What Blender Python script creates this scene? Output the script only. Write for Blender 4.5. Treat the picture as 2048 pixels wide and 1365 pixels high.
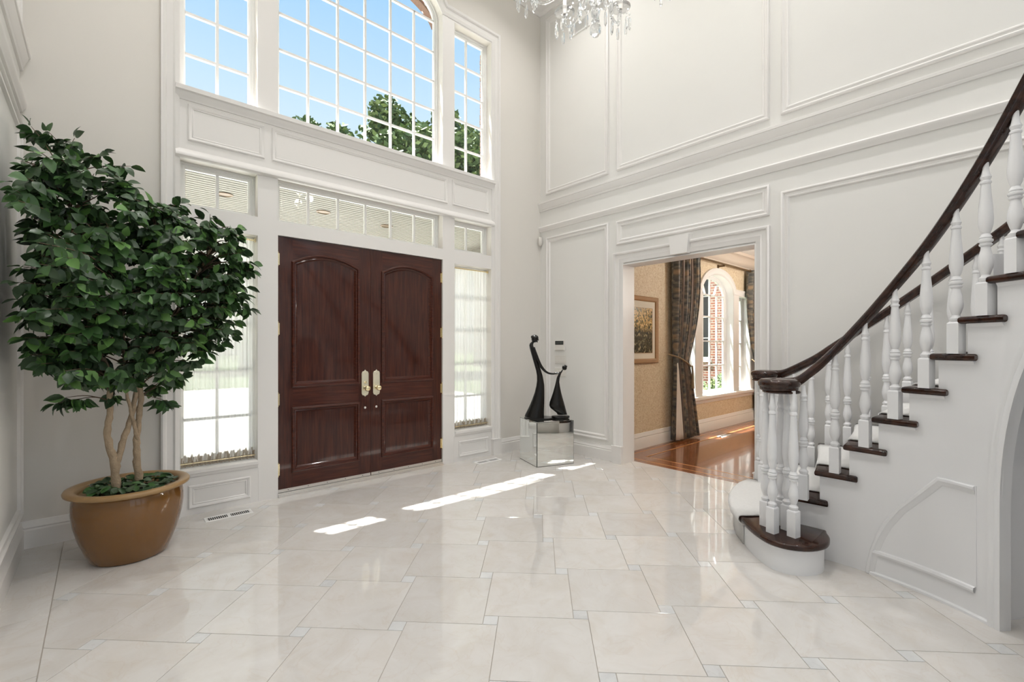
import bpy, bmesh, math, random
from mathutils import Vector, Matrix

for o in list(bpy.data.objects):
    bpy.data.objects.remove(o, do_unlink=True)
S = bpy.context.scene
COL = S.collection
random.seed(7)
PI = math.pi
R_ = math.radians

# ------------------------------------------------------------------ camera, sky, sun, exposure
# world frame: X along the entrance wall (right), Y outwards through the entrance wall, Z up;
# the origin is the floor corner between entrance wall and right wall
CAM = Vector((-4.730, -4.706, 1.42))
cd = bpy.data.cameras.new('camera')
cd.sensor_fit = 'HORIZONTAL'
cd.sensor_width = 36.0
cd.lens = 923.0 / 2048.0 * 36.0
cd.shift_y = 11.5 / 2048.0
cd.clip_start = 0.05
cd.clip_end = 300
cam = bpy.data.objects.new('camera', cd)
COL.objects.link(cam)
cam.location = CAM
cam.rotation_euler = (PI / 2, 0, -R_(41.644))
S.camera = cam

W = bpy.data.worlds.new('sky')
S.world = W
W.use_nodes = True
nt = W.node_tree
nt.nodes.clear()
wo = nt.nodes.new('ShaderNodeOutputWorld')
bg = nt.nodes.new('ShaderNodeBackground')
tc = nt.nodes.new('ShaderNodeTexCoord')
sx = nt.nodes.new('ShaderNodeSeparateXYZ')
cr = nt.nodes.new('ShaderNodeValToRGB')
el = cr.color_ramp.elements
el[0].position = 0.0
el[0].color = (0.62, 0.66, 0.62, 1)
el[1].position = 1.0
el[1].color = (0.22, 0.45, 0.88, 1)
for p, c in ((0.02, (0.85, 0.90, 0.96, 1)), (0.35, (0.72, 0.84, 0.96, 1)), (0.45, (0.58, 0.77, 0.96, 1)), (0.60, (0.37, 0.63, 0.95, 1))):
    e = el.new(p)
    e.color = c
bg.inputs['Strength'].default_value = 1.0
nt.links.new(tc.outputs['Generated'], sx.inputs[0])
nt.links.new(sx.outputs['Z'], cr.inputs[0])
nt.links.new(cr.outputs[0], bg.inputs[0])
nt.links.new(bg.outputs[0], wo.inputs[0])

sd = bpy.data.lights.new('sun', 'SUN')
sd.energy = 24.0
sd.angle = R_(0.6)
sd.color = (1.0, 0.98, 0.95)
sun = bpy.data.objects.new('sun', sd)
COL.objects.link(sun)
sun.rotation_euler = Vector((0.155, -0.27, -1.0)).to_track_quat('-Z', 'Y').to_euler()

vs = S.view_settings
vs.view_transform = 'Standard'
vs.look = 'None'
vs.gamma = 1.0
vs.use_curve_mapping = False
vs.exposure = 0.2

# ------------------------------------------------------------------ materials
def newmat(name):
    m = bpy.data.materials.new(name)
    m.use_nodes = True
    n = m.node_tree
    b = n.nodes['Principled BSDF']
    return m, n, b

def plain(name, col, rough=0.5, metal=0.0, spec=0.5, coat=0.0, var=0.0, scale=3.0, bump=0.0, bscale=60.0, trans=0.0, stretch=None):
    m, n, b = newmat(name)
    b.inputs['Base Color'].default_value = (*col, 1)
    b.inputs['Roughness'].default_value = rough
    b.inputs['Metallic'].default_value = metal
    b.inputs['Specular IOR Level'].default_value = spec
    b.inputs['Coat Weight'].default_value = coat
    b.inputs['Coat Roughness'].default_value = 0.08
    b.inputs['Transmission Weight'].default_value = trans
    t = n.nodes.new('ShaderNodeTexCoord')
    mp = n.nodes.new('ShaderNodeMapping')
    n.links.new(t.outputs['Object'], mp.inputs[0])
    if stretch:
        mp.inputs['Scale'].default_value = stretch
    if var > 0:
        no = n.nodes.new('ShaderNodeTexNoise')
        no.inputs['Scale'].default_value = scale
        no.inputs['Detail'].default_value = 5
        n.links.new(mp.outputs[0], no.inputs['Vector'])
        mx = n.nodes.new('ShaderNodeMix')
        mx.data_type = 'RGBA'
        mx.inputs['A'].default_value = (*[c * (1 - var) for c in col], 1)
        mx.inputs['B'].default_value = (*[min(1, c * (1 + var)) for c in col], 1)
        n.links.new(no.outputs['Fac'], mx.inputs['Factor'])
        n.links.new(mx.outputs['Result'], b.inputs['Base Color'])
    if bump > 0:
        nb = n.nodes.new('ShaderNodeTexNoise')
        nb.inputs['Scale'].default_value = bscale
        nb.inputs['Detail'].default_value = 3
        n.links.new(mp.outputs[0], nb.inputs['Vector'])
        bp = n.nodes.new('ShaderNodeBump')
        bp.inputs['Strength'].default_value = bump
        bp.inputs['Distance'].default_value = 0.01
        n.links.new(nb.outputs['Fac'], bp.inputs['Height'])
        n.links.new(bp.outputs[0], b.inputs['Normal'])
    return m

def ramp(n, stops):
    r = n.nodes.new('ShaderNodeValToRGB')
    e = r.color_ramp.elements
    while len(e) > 1:
        e.remove(e[-1])
    e[0].position = stops[0][0]
    e[0].color = (*stops[0][1], 1)
    for p, c in stops[1:]:
        q = e.new(p)
        q.color = (*c, 1)
    return r

M = {}
M['wall'] = plain('cream_wall_paint', (0.80, 0.765, 0.715), 0.6, spec=0.3, var=0.015, bump=0.03, bscale=180)
M['panelwall'] = plain('ivory_panel_paint', (0.825, 0.81, 0.78), 0.55, spec=0.3, var=0.012)
M['trim'] = plain('white_trim_paint', (0.865, 0.84, 0.815), 0.38, spec=0.4)
M['frame'] = plain('white_window_paint', (0.88, 0.87, 0.85), 0.4, spec=0.4)
M['stairwhite'] = plain('white_stair_paint', (0.87, 0.87, 0.88), 0.38, spec=0.45)
M['ceiling'] = plain('ceiling_paint', (0.86, 0.84, 0.80), 0.7, spec=0.2)
M['grout'] = plain('grout', (0.42, 0.38, 0.33), 0.7)
M['bronze'] = plain('black_bronze', (0.008, 0.007, 0.006), 0.20, spec=0.32, var=0.3, scale=30, bump=0.25, bscale=45)
M['mirror'] = plain('mirror_silver', (0.86, 0.88, 0.86), 0.015, metal=1.0)
M['mirror_edge'] = plain('mirror_dark_edge', (0.05, 0.055, 0.05), 0.3)
M['brass'] = plain('polished_brass', (0.93, 0.80, 0.52), 0.16, metal=1.0)
M['brass_plate'] = plain('pale_brass_plate', (0.95, 0.90, 0.72), 0.3, metal=0.75)
M['nickel'] = plain('brushed_aluminium', (0.78, 0.75, 0.71), 0.3, metal=0.9)
M['pot'] = plain('ochre_glaze', (0.195, 0.088, 0.021), 0.06, spec=0.5, coat=0.25, var=0.14, scale=5)
M['pot_rim'] = plain('pale_ochre_glaze', (0.36, 0.22, 0.095), 0.3, spec=0.5, var=0.12, scale=9)
M['soil'] = plain('potting_soil', (0.035, 0.024, 0.015), 0.9, var=0.4, scale=40, bump=0.8, bscale=70)
M['bark'] = plain('pale_bark', (0.40, 0.30, 0.20), 0.8, var=0.35, scale=28, bump=0.6, bscale=90)
M['twig'] = plain('brown_twig', (0.12, 0.075, 0.045), 0.8)
M['leafA'] = plain('dark_green_leaf', (0.046, 0.088, 0.038), 0.34, spec=0.5, var=0.35, scale=9)
M['leafB'] = plain('mid_green_leaf', (0.060, 0.140, 0.040), 0.36, spec=0.5, var=0.3, scale=9)
M['leafC'] = plain('light_green_leaf', (0.125, 0.26, 0.065), 0.4, spec=0.45, var=0.25, scale=9)
M['vein'] = plain('leaf_midrib', (0.14, 0.24, 0.08), 0.5)
M['carpet'] = plain('white_carpet', (0.82, 0.81, 0.79), 0.95, spec=0.1, var=0.06, scale=60, bump=0.5, bscale=220)
M['plastic'] = plain('white_plastic', (0.80, 0.77, 0.72), 0.4)
M['screen'] = plain('dark_display', (0.012, 0.013, 0.012), 0.15)
M['lcd'] = plain('display_digits', (0.10, 0.11, 0.10), 0.4)
M['vent_shade'] = plain('vent_painted_shade', (0.04, 0.04, 0.038), 0.7)
M['gold_frame'] = plain('gilt_oak_frame', (0.36, 0.19, 0.07), 0.35, var=0.25, scale=14, stretch=(1, 1, 8))
M['mat_board'] = plain('cream_mat_board', (0.80, 0.74, 0.62), 0.8)
M['backing'] = plain('curtain_lining', (0.82, 0.76, 0.69), 0.9)
M['rodwood'] = plain('bronze_rod', (0.16, 0.10, 0.045), 0.35, metal=0.4)
M['cord'] = plain('tieback_cord', (0.30, 0.22, 0.13), 0.8)
M['crownbeige'] = plain('taupe_crown_paint', (0.66, 0.57, 0.48), 0.5)
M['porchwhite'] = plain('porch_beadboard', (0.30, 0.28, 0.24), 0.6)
M['pave'] = plain('pale_driveway', (0.70, 0.68, 0.64), 0.85, var=0.1, scale=2)
M['lawn'] = plain('lawn_green', (0.14, 0.18, 0.085), 0.9, var=0.35, scale=6)
M['darkroom'] = plain('unlit_room_dark', (0.03, 0.035, 0.04), 0.08)
M['treeleafA'] = plain('tree_leaf_green', (0.070, 0.120, 0.040), 0.6, var=0.4, scale=1.2)
M['treeleafB'] = plain('tree_leaf_light', (0.18, 0.24, 0.085), 0.6, var=0.4, scale=1.2)
M['treebark'] = plain('tree_bark', (0.11, 0.08, 0.055), 0.9)
M['black'] = plain('black_shoe_line', (0.015, 0.015, 0.018), 0.6)

def mat_wood(name, c1, c2, c3, rough, coat, stretch, scale=4.0, dist=3.0):
    m, n, b = newmat(name)
    t = n.nodes.new('ShaderNodeTexCoord')
    mp = n.nodes.new('ShaderNodeMapping')
    mp.inputs['Scale'].default_value = stretch
    n.links.new(t.outputs['Object'], mp.inputs[0])
    no = n.nodes.new('ShaderNodeTexNoise')
    no.inputs['Scale'].default_value = scale
    no.inputs['Detail'].default_value = 8
    no.inputs['Distortion'].default_value = dist * 0.1
    n.links.new(mp.outputs[0], no.inputs['Vector'])
    r = ramp(n, [(0.30, c1), (0.5, c2), (0.72, c3)])
    n.links.new(no.outputs['Fac'], r.inputs[0])
    n.links.new(r.outputs[0], b.inputs['Base Color'])
    b.inputs['Roughness'].default_value = rough
    b.inputs['Coat Weight'].default_value = coat
    b.inputs['Coat Roughness'].default_value = 0.07
    b.inputs['Coat IOR'].default_value = 1.65
    b.inputs['Specular IOR Level'].default_value = 0.15
    bp = n.nodes.new('ShaderNodeBump')
    bp.inputs['Strength'].default_value = 0.06
    bp.inputs['Distance'].default_value = 0.004
    n.links.new(no.outputs['Fac'], bp.inputs['Height'])
    n.links.new(bp.outputs[0], b.inputs['Normal'])
    return m

M['mahogany'] = mat_wood('mahogany', (0.028, 0.0060, 0.0034), (0.052, 0.0115, 0.0060), (0.086, 0.0215, 0.0105), 0.45, 0.5, (14, 14, 0.9), 4)
M['mahogany_rail'] = mat_wood('mahogany_cross_grain', (0.034, 0.0070, 0.0038), (0.062, 0.0135, 0.0070), (0.100, 0.0255, 0.0120), 0.45, 0.5, (0.9, 14, 14), 4)
M['walnut'] = mat_wood('dark_stair_wood', (0.016, 0.006, 0.0035), (0.032, 0.012, 0.007), (0.060, 0.023, 0.013), 0.25, 0.4, (9, 9, 9), 2)

def mat_marble(name, c1, c2, c3, vein, rough):
    m, n, b = newmat(name)
    t = n.nodes.new('ShaderNodeTexCoord')
    oi = n.nodes.new('ShaderNodeObjectInfo')
    add = n.nodes.new('ShaderNodeVectorMath')
    add.operation = 'ADD'
    mul = n.nodes.new('ShaderNodeMath')
    mul.operation = 'MULTIPLY'
    mul.inputs[1].default_value = 40.0
    n.links.new(oi.outputs['Random'], mul.inputs[0])
    n.links.new(t.outputs['Object'], add.inputs[0])
    n.links.new(mul.outputs[0], add.inputs[1])
    no = n.nodes.new('ShaderNodeTexNoise')
    no.inputs['Scale'].default_value = 4.5
    no.inputs['Detail'].default_value = 9
    no.inputs['Roughness'].default_value = 0.65
    no.inputs['Distortion'].default_value = 0.8
    n.links.new(add.outputs[0], no.inputs['Vector'])
    r = ramp(n, [(0.25, c1), (0.5, c2), (0.75, c3)])
    n.links.new(no.outputs['Fac'], r.inputs[0])
    # thin veins and small fossil specks
    nv = n.nodes.new('ShaderNodeTexNoise')
    nv.inputs['Scale'].default_value = 3.2
    nv.inputs['Detail'].default_value = 6
    nv.inputs['Distortion'].default_value = 1.6
    n.links.new(add.outputs[0], nv.inputs['Vector'])
    rv = ramp(n, [(0.485, (0, 0, 0)), (0.5, (1, 1, 1)), (0.515, (0, 0, 0))])
    n.links.new(nv.outputs['Fac'], rv.inputs[0])
    sc = n.nodes.new('ShaderNodeMath')
    sc.operation = 'MULTIPLY'
    sc.inputs[1].default_value = 0.16
    n.links.new(rv.outputs[0], sc.inputs[0])
    mx = n.nodes.new('ShaderNodeMix')
    mx.data_type = 'RGBA'
    n.links.new(sc.outputs[0], mx.inputs['Factor'])
    n.links.new(r.outputs[0], mx.inputs['A'])
    mx.inputs['B'].default_value = (*vein, 1)
    # per tile tone
    mm = n.nodes.new('ShaderNodeMapRange')
    mm.inputs['To Min'].default_value = 0.94
    mm.inputs['To Max'].default_value = 1.04
    n.links.new(oi.outputs['Random'], mm.inputs['Value'])
    hs = n.nodes.new('ShaderNodeHueSaturation')
    n.links.new(mm.outputs[0], hs.inputs['Value'])
    n.links.new(mx.outputs['Result'], hs.inputs['Color'])
    n.links.new(hs.outputs[0], b.inputs['Base Color'])
    b.inputs['Roughness'].default_value = rough
    b.inputs['Specular IOR Level'].default_value = 0.85
    return m

M['marble'] = mat_marble('cream_marble', (0.640, 0.595, 0.54), (0.690, 0.66, 0.625), (0.73, 0.71, 0.685), (0.56, 0.45, 0.35), 0.035)
M['marble_small'] = mat_marble('white_marble', (0.60, 0.60, 0.60), (0.70, 0.70, 0.695), (0.76, 0.76, 0.755), (0.45, 0.42, 0.40), 0.035)

def mat_brick(name, c1, c2, mortar, scale, vertical_axis='Z', along='X'):
    m, n, b = newmat(name)
    t = n.nodes.new('ShaderNodeTexCoord')
    s = n.nodes.new('ShaderNodeSeparateXYZ')
    c = n.nodes.new('ShaderNodeCombineXYZ')
    n.links.new(t.outputs['Object'], s.inputs[0])
    n.links.new(s.outputs[along], c.inputs['X'])
    n.links.new(s.outputs[vertical_axis], c.inputs['Y'])
    br = n.nodes.new('ShaderNodeTexBrick')
    br.inputs['Color1'].default_value = (*c1, 1)
    br.inputs['Color2'].default_value = (*c2, 1)
    br.inputs['Mortar'].default_value = (*mortar, 1)
    br.inputs['Scale'].default_value = scale
    br.inputs['Mortar Size'].default_value = 0.012
    br.inputs['Brick Width'].default_value = 0.21
    br.inputs['Row Height'].default_value = 0.075
    n.links.new(c.outputs[0], br.inputs['Vector'])
    n.links.new(br.outputs['Color'], b.inputs['Base Color'])
    b.inputs['Roughness'].default_value = 0.85
    bp = n.nodes.new('ShaderNodeBump')
    bp.inputs['Strength'].default_value = 0.6
    bp.inputs['Distance'].default_value = 0.01
    bp.invert = True
    n.links.new(br.outputs['Fac'], bp.inputs['Height'])
    n.links.new(bp.outputs[0], b.inputs['Normal'])
    return m

M['brick_x'] = mat_brick('red_brick_wall', (0.34, 0.13, 0.085), (0.22, 0.085, 0.06), (0.45, 0.40, 0.34), 1.0, 'Z', 'X')
M['brick_y'] = mat_brick('red_brick_side_wall', (0.34, 0.13, 0.085), (0.20, 0.08, 0.06), (0.45, 0.40, 0.34), 1.0, 'Z', 'Y')
M['brick'] = plain('red_brick', (0.22, 0.13, 0.095), 0.85, var=0.4, scale=14, bump=0.6, bscale=60)

def mat_parquet():
    m, n, b = newmat('cherry_strip_floor')
    t = n.nodes.new('ShaderNodeTexCoord')
    br = n.nodes.new('ShaderNodeTexBrick')
    br.inputs['Color1'].default_value = (0.33, 0.125, 0.048, 1)
    br.inputs['Color2'].default_value = (0.22, 0.072, 0.026, 1)
    br.inputs['Mortar'].default_value = (0.09, 0.03, 0.012, 1)
    br.inputs['Scale'].default_value = 1.0
    br.inputs['Mortar Size'].default_value = 0.0015
    br.inputs['Brick Width'].default_value = 0.85
    br.inputs['Row Height'].default_value = 0.083
    n.links.new(t.outputs['Object'], br.inputs['Vector'])
    mp = n.nodes.new('ShaderNodeMapping')
    mp.inputs['Scale'].default_value = (1.5, 22, 1)
    n.links.new(t.outputs['Object'], mp.inputs[0])
    no = n.nodes.new('ShaderNodeTexNoise')
    no.inputs['Scale'].default_value = 3
    no.inputs['Detail'].default_value = 6
    n.links.new(mp.outputs[0], no.inputs['Vector'])
    mx = n.nodes.new('ShaderNodeMix')
    mx.data_type = 'RGBA'
    mx.blend_type = 'MULTIPLY'
    mx.inputs['Factor'].default_value = 0.6
    n.links.new(br.outputs['Color'], mx.inputs['A'])
    r = ramp(n, [(0.3, (0.65, 0.6, 0.55)), (0.7, (1.25, 1.2, 1.15))])
    n.links.new(no.outputs['Fac'], r.inputs[0])
    n.links.new(r.outputs[0], mx.inputs['B'])
    n.links.new(mx.outputs['Result'], b.inputs['Base Color'])
    b.inputs['Roughness'].default_value = 0.16
    b.inputs['Coat Weight'].default_value = 0.4
    return m

M['parquet'] = mat_parquet()
M['inlay'] = plain('maple_inlay', (0.46, 0.25, 0.10), 0.2, var=0.2, scale=12)
M['border_board'] = plain('cherry_border_board', (0.26, 0.085, 0.03), 0.18, coat=0.4, var=0.3, scale=6)

def mat_wallpaper():
    m, n, b = newmat('gold_damask_wallpaper')
    t = n.nodes.new('ShaderNodeTexCoord')
    no = n.nodes.new('ShaderNodeTexNoise')
    no.inputs['Scale'].default_value = 26
    no.inputs['Detail'].default_value = 3
    no.inputs['Distortion'].default_value = 2.5
    n.links.new(t.outputs['Object'], no.inputs['Vector'])
    r = ramp(n, [(0.40, (0.60, 0.46, 0.29)), (0.50, (0.71, 0.58, 0.41)), (0.60, (0.78, 0.67, 0.50))])
    n.links.new(no.outputs['Fac'], r.inputs[0])
    n.links.new(r.outputs[0], b.inputs['Base Color'])
    b.inputs['Roughness'].default_value = 0.6
    return m

M['paper'] = mat_wallpaper()

def mat_drape():
    m, n, b = newmat('floral_stripe_drape')
    t = n.nodes.new('ShaderNodeTexCoord')
    uv = t.outputs['UV']
    mp = n.nodes.new('ShaderNodeMapping')
    mp.inputs['Scale'].default_value = (1.0, 1.0, 1.0)
    n.links.new(uv, mp.inputs[0])
    vo = n.nodes.new('ShaderNodeTexVoronoi')
    vo.inputs['Scale'].default_value = 7.0
    n.links.new(mp.outputs[0], vo.inputs['Vector'])
    no = n.nodes.new('ShaderNodeTexNoise')
    no.inputs['Scale'].default_value = 17.0
    no.inputs['Detail'].default_value = 3
    n.links.new(mp.outputs[0], no.inputs['Vector'])
    base = ramp(n, [(0.36, (0.055, 0.058, 0.055)), (0.50, (0.115, 0.108, 0.092)), (0.62, (0.24, 0.20, 0.15))])
    n.links.new(no.outputs['Fac'], base.inputs[0])
    fl = ramp(n, [(0.20, (1, 1, 1)), (0.42, (0, 0, 0))])
    n.links.new(vo.outputs['Distance'], fl.inputs[0])
    ml = n.nodes.new('ShaderNodeMath')
    ml.operation = 'MULTIPLY'
    n.links.new(fl.outputs[0], ml.inputs[0])
    n.links.new(no.outputs['Fac'], ml.inputs[1])
    mx = n.nodes.new('ShaderNodeMix')
    mx.data_type = 'RGBA'
    n.links.new(ml.outputs[0], mx.inputs['Factor'])
    n.links.new(base.outputs[0], mx.inputs['A'])
    mx.inputs['B'].default_value = (0.42, 0.27, 0.14, 1)
    # plain stripes between the floral bands
    s = n.nodes.new('ShaderNodeSeparateXYZ')
    n.links.new(uv, s.inputs[0])
    fr = n.nodes.new('ShaderNodeMath')
    fr.operation = 'FRACT'
    m4 = n.nodes.new('ShaderNodeMath')
    m4.operation = 'MULTIPLY'
    m4.inputs[1].default_value = 3.4
    n.links.new(s.outputs['X'], m4.inputs[0])
    n.links.new(m4.outputs[0], fr.inputs[0])
    st = ramp(n, [(0.0, (0, 0, 0)), (0.66, (0, 0, 0)), (0.68, (1, 1, 1)), (0.74, (0.2, 0.2, 0.2)), (0.80, (1, 1, 1)), (0.98, (1, 1, 1)), (1.0, (0, 0, 0))])
    n.links.new(fr.outputs[0], st.inputs[0])
    m2 = n.nodes.new('ShaderNodeMix')
    m2.data_type = 'RGBA'
    n.links.new(st.outputs[0], m2.inputs['Factor'])
    n.links.new(mx.outputs['Result'], m2.inputs['A'])
    m2.inputs['B'].default_value = (0.25, 0.19, 0.155, 1)
    n.links.new(m2.outputs['Result'], b.inputs['Base Color'])
    b.inputs['Roughness'].default_value = 0.6
    b.inputs['Sheen Weight'].default_value = 0.2
    return m

M['drape'] = mat_drape()

def mat_sheer(name, col, opacity):
    m, n, b = newmat(name)
    n.nodes.remove(b)
    out = n.nodes['Material Output']
    tr = n.nodes.new('ShaderNodeBsdfTransparent')
    tl = n.nodes.new('ShaderNodeBsdfTranslucent')
    df = n.nodes.new('ShaderNodeBsdfDiffuse')
    tl.inputs['Color'].default_value = (*col, 1)
    df.inputs['Color'].default_value = (*col, 1)
    a = n.nodes.new('ShaderNodeMixShader')
    a.inputs[0].default_value = 0.45
    n.links.new(tl.outputs[0], a.inputs[1])
    n.links.new(df.outputs[0], a.inputs[2])
    c = n.nodes.new('ShaderNodeMixShader')
    c.inputs[0].default_value = opacity
    n.links.new(tr.outputs[0], c.inputs[1])
    n.links.new(a.outputs[0], c.inputs[2])
    n.links.new(c.outputs[0], out.inputs[0])
    return m

M['sheer'] = mat_sheer('white_sheer', (0.95, 0.94, 0.92), 0.86)
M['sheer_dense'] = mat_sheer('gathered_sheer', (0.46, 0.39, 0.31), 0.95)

def mat_glass():
    m, n, b = newmat('clear_pane')
    n.nodes.remove(b)
    out = n.nodes['Material Output']
    tr = n.nodes.new('ShaderNodeBsdfTransparent')
    tr.inputs['Color'].default_value = (0.97, 0.985, 0.98, 1)
    gl = n.nodes.new('ShaderNodeBsdfGlossy')
    gl.inputs['Roughness'].default_value = 0.01
    ge = n.nodes.new('ShaderNodeNewGeometry')
    dt = n.nodes.new('ShaderNodeVectorMath')
    dt.operation = 'DOT_PRODUCT'
    n.links.new(ge.outputs['Incoming'], dt.inputs[0])
    n.links.new(ge.outputs['Normal'], dt.inputs[1])
    prev = dt.outputs['Value']
    for op, v in (('ABSOLUTE', None), ('SUBTRACT', 1.0), ('POWER', 5.0), ('MULTIPLY_ADD', .5)):
        mm = n.nodes.new('ShaderNodeMath')
        mm.operation = op
        if op == 'SUBTRACT':
            mm.inputs[0].default_value = 1.0
            n.links.new(prev, mm.inputs[1])
        else:
            n.links.new(prev, mm.inputs[0])
            if v is not None:
                mm.inputs[1].default_value = v
            if op == 'MULTIPLY_ADD':
                mm.inputs[2].default_value = .02
        prev = mm.outputs[0]
    c = n.nodes.new('ShaderNodeMixShader')
    n.links.new(prev, c.inputs[0])
    n.links.new(tr.outputs[0], c.inputs[1])
    n.links.new(gl.outputs[0], c.inputs[2])
    n.links.new(c.outputs[0], out.inputs[0])
    return m

M['glass'] = mat_glass()
def mat_crystal():
    m, n, b = newmat('cut_crystal')
    n.nodes.remove(b)
    out = n.nodes['Material Output']
    tr = n.nodes.new('ShaderNodeBsdfTransparent')
    tr.inputs['Color'].default_value = (0.93, 0.94, 0.95, 1)
    gl = n.nodes.new('ShaderNodeBsdfGlass')
    gl.inputs['Roughness'].default_value = 0.0
    gl.inputs['IOR'].default_value = 1.5
    c = n.nodes.new('ShaderNodeMixShader')
    c.inputs[0].default_value = 0.6
    n.links.new(tr.outputs[0], c.inputs[1])
    n.links.new(gl.outputs[0], c.inputs[2])
    n.links.new(c.outputs[0], out.inputs[0])
    return m
M['crystal'] = mat_crystal()

def emit(name, col, s):
    m, n, b = newmat(name)
    b.inputs['Base Color'].default_value = (*col, 1)
    b.inputs['Emission Color'].default_value = (*col, 1)
    b.inputs['Emission Strength'].default_value = s
    return m
M['bulb'] = emit('lit_bulb', (1.0, 0.90, 0.74), 6.0)

def mat_painting():
    m, n, b = newmat('villa_print')
    t = n.nodes.new('ShaderNodeTexCoord')
    no = n.nodes.new('ShaderNodeTexNoise')
    no.inputs['Scale'].default_value = 14
    no.inputs['Detail'].default_value = 6
    no.inputs['Distortion'].default_value = 1.2
    n.links.new(t.outputs['Generated'], no.inputs['Vector'])
    s = n.nodes.new('ShaderNodeSeparateXYZ')
    n.links.new(t.outputs['Generated'], s.inputs[0])
    up = ramp(n, [(0.35, (0.02, 0.028, 0.012)), (0.46, (0.16, 0.12, 0.03)), (0.52, (0.62, 0.36, 0.10)), (0.62, (0.80, 0.62, 0.30)), (0.7, (0.45, 0.12, 0.04))])
    n.links.new(no.outputs['Fac'], up.inputs[0])
    lo = ramp(n, [(0.40, (0.018, 0.016, 0.010)), (0.55, (0.05, 0.045, 0.02)), (0.66, (0.42, 0.36, 0.22))])
    n.links.new(no.outputs['Fac'], lo.inputs[0])
    f = ramp(n, [(0.45, (0, 0, 0)), (0.62, (1, 1, 1))])
    n.links.new(s.outputs['Z'], f.inputs[0])
    mx = n.nodes.new('ShaderNodeMix')
    mx.data_type = 'RGBA'
    n.links.new(f.outputs[0], mx.inputs['Factor'])
    n.links.new(lo.outputs[0], mx.inputs['A'])
    n.links.new(up.outputs[0], mx.inputs['B'])
    n.links.new(mx.outputs['Result'], b.inputs['Base Color'])
    b.inputs['Roughness'].default_value = 0.25
    return m
M['painting'] = mat_painting()

# ------------------------------------------------------------------ mesh helpers
ORG = {}

def offs(pts, d, closed=True):
    n = len(pts)
    out = []
    for i in range(n):
        p = Vector(pts[i])
        ns = []
        if closed or i > 0:
            e = (p - Vector(pts[i - 1])).normalized()
            ns.append(Vector((-e.y, e.x)))
        if closed or i < n - 1:
            e = (Vector(pts[(i + 1) % n]) - p).normalized()
            ns.append(Vector((-e.y, e.x)))
        if len(ns) == 1:
            m = ns[0]
        else:
            k = 1 + ns[0].dot(ns[1])
            m = (ns[0] + ns[1]) / max(k, 0.35)
        out.append((p.x + m.x * d, p.y + m.y * d))
    return out

def area(pts):
    return sum(pts[i][0] * pts[(i + 1) % len(pts)][1] - pts[(i + 1) % len(pts)][0] * pts[i][1] for i in range(len(pts))) / 2

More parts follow.
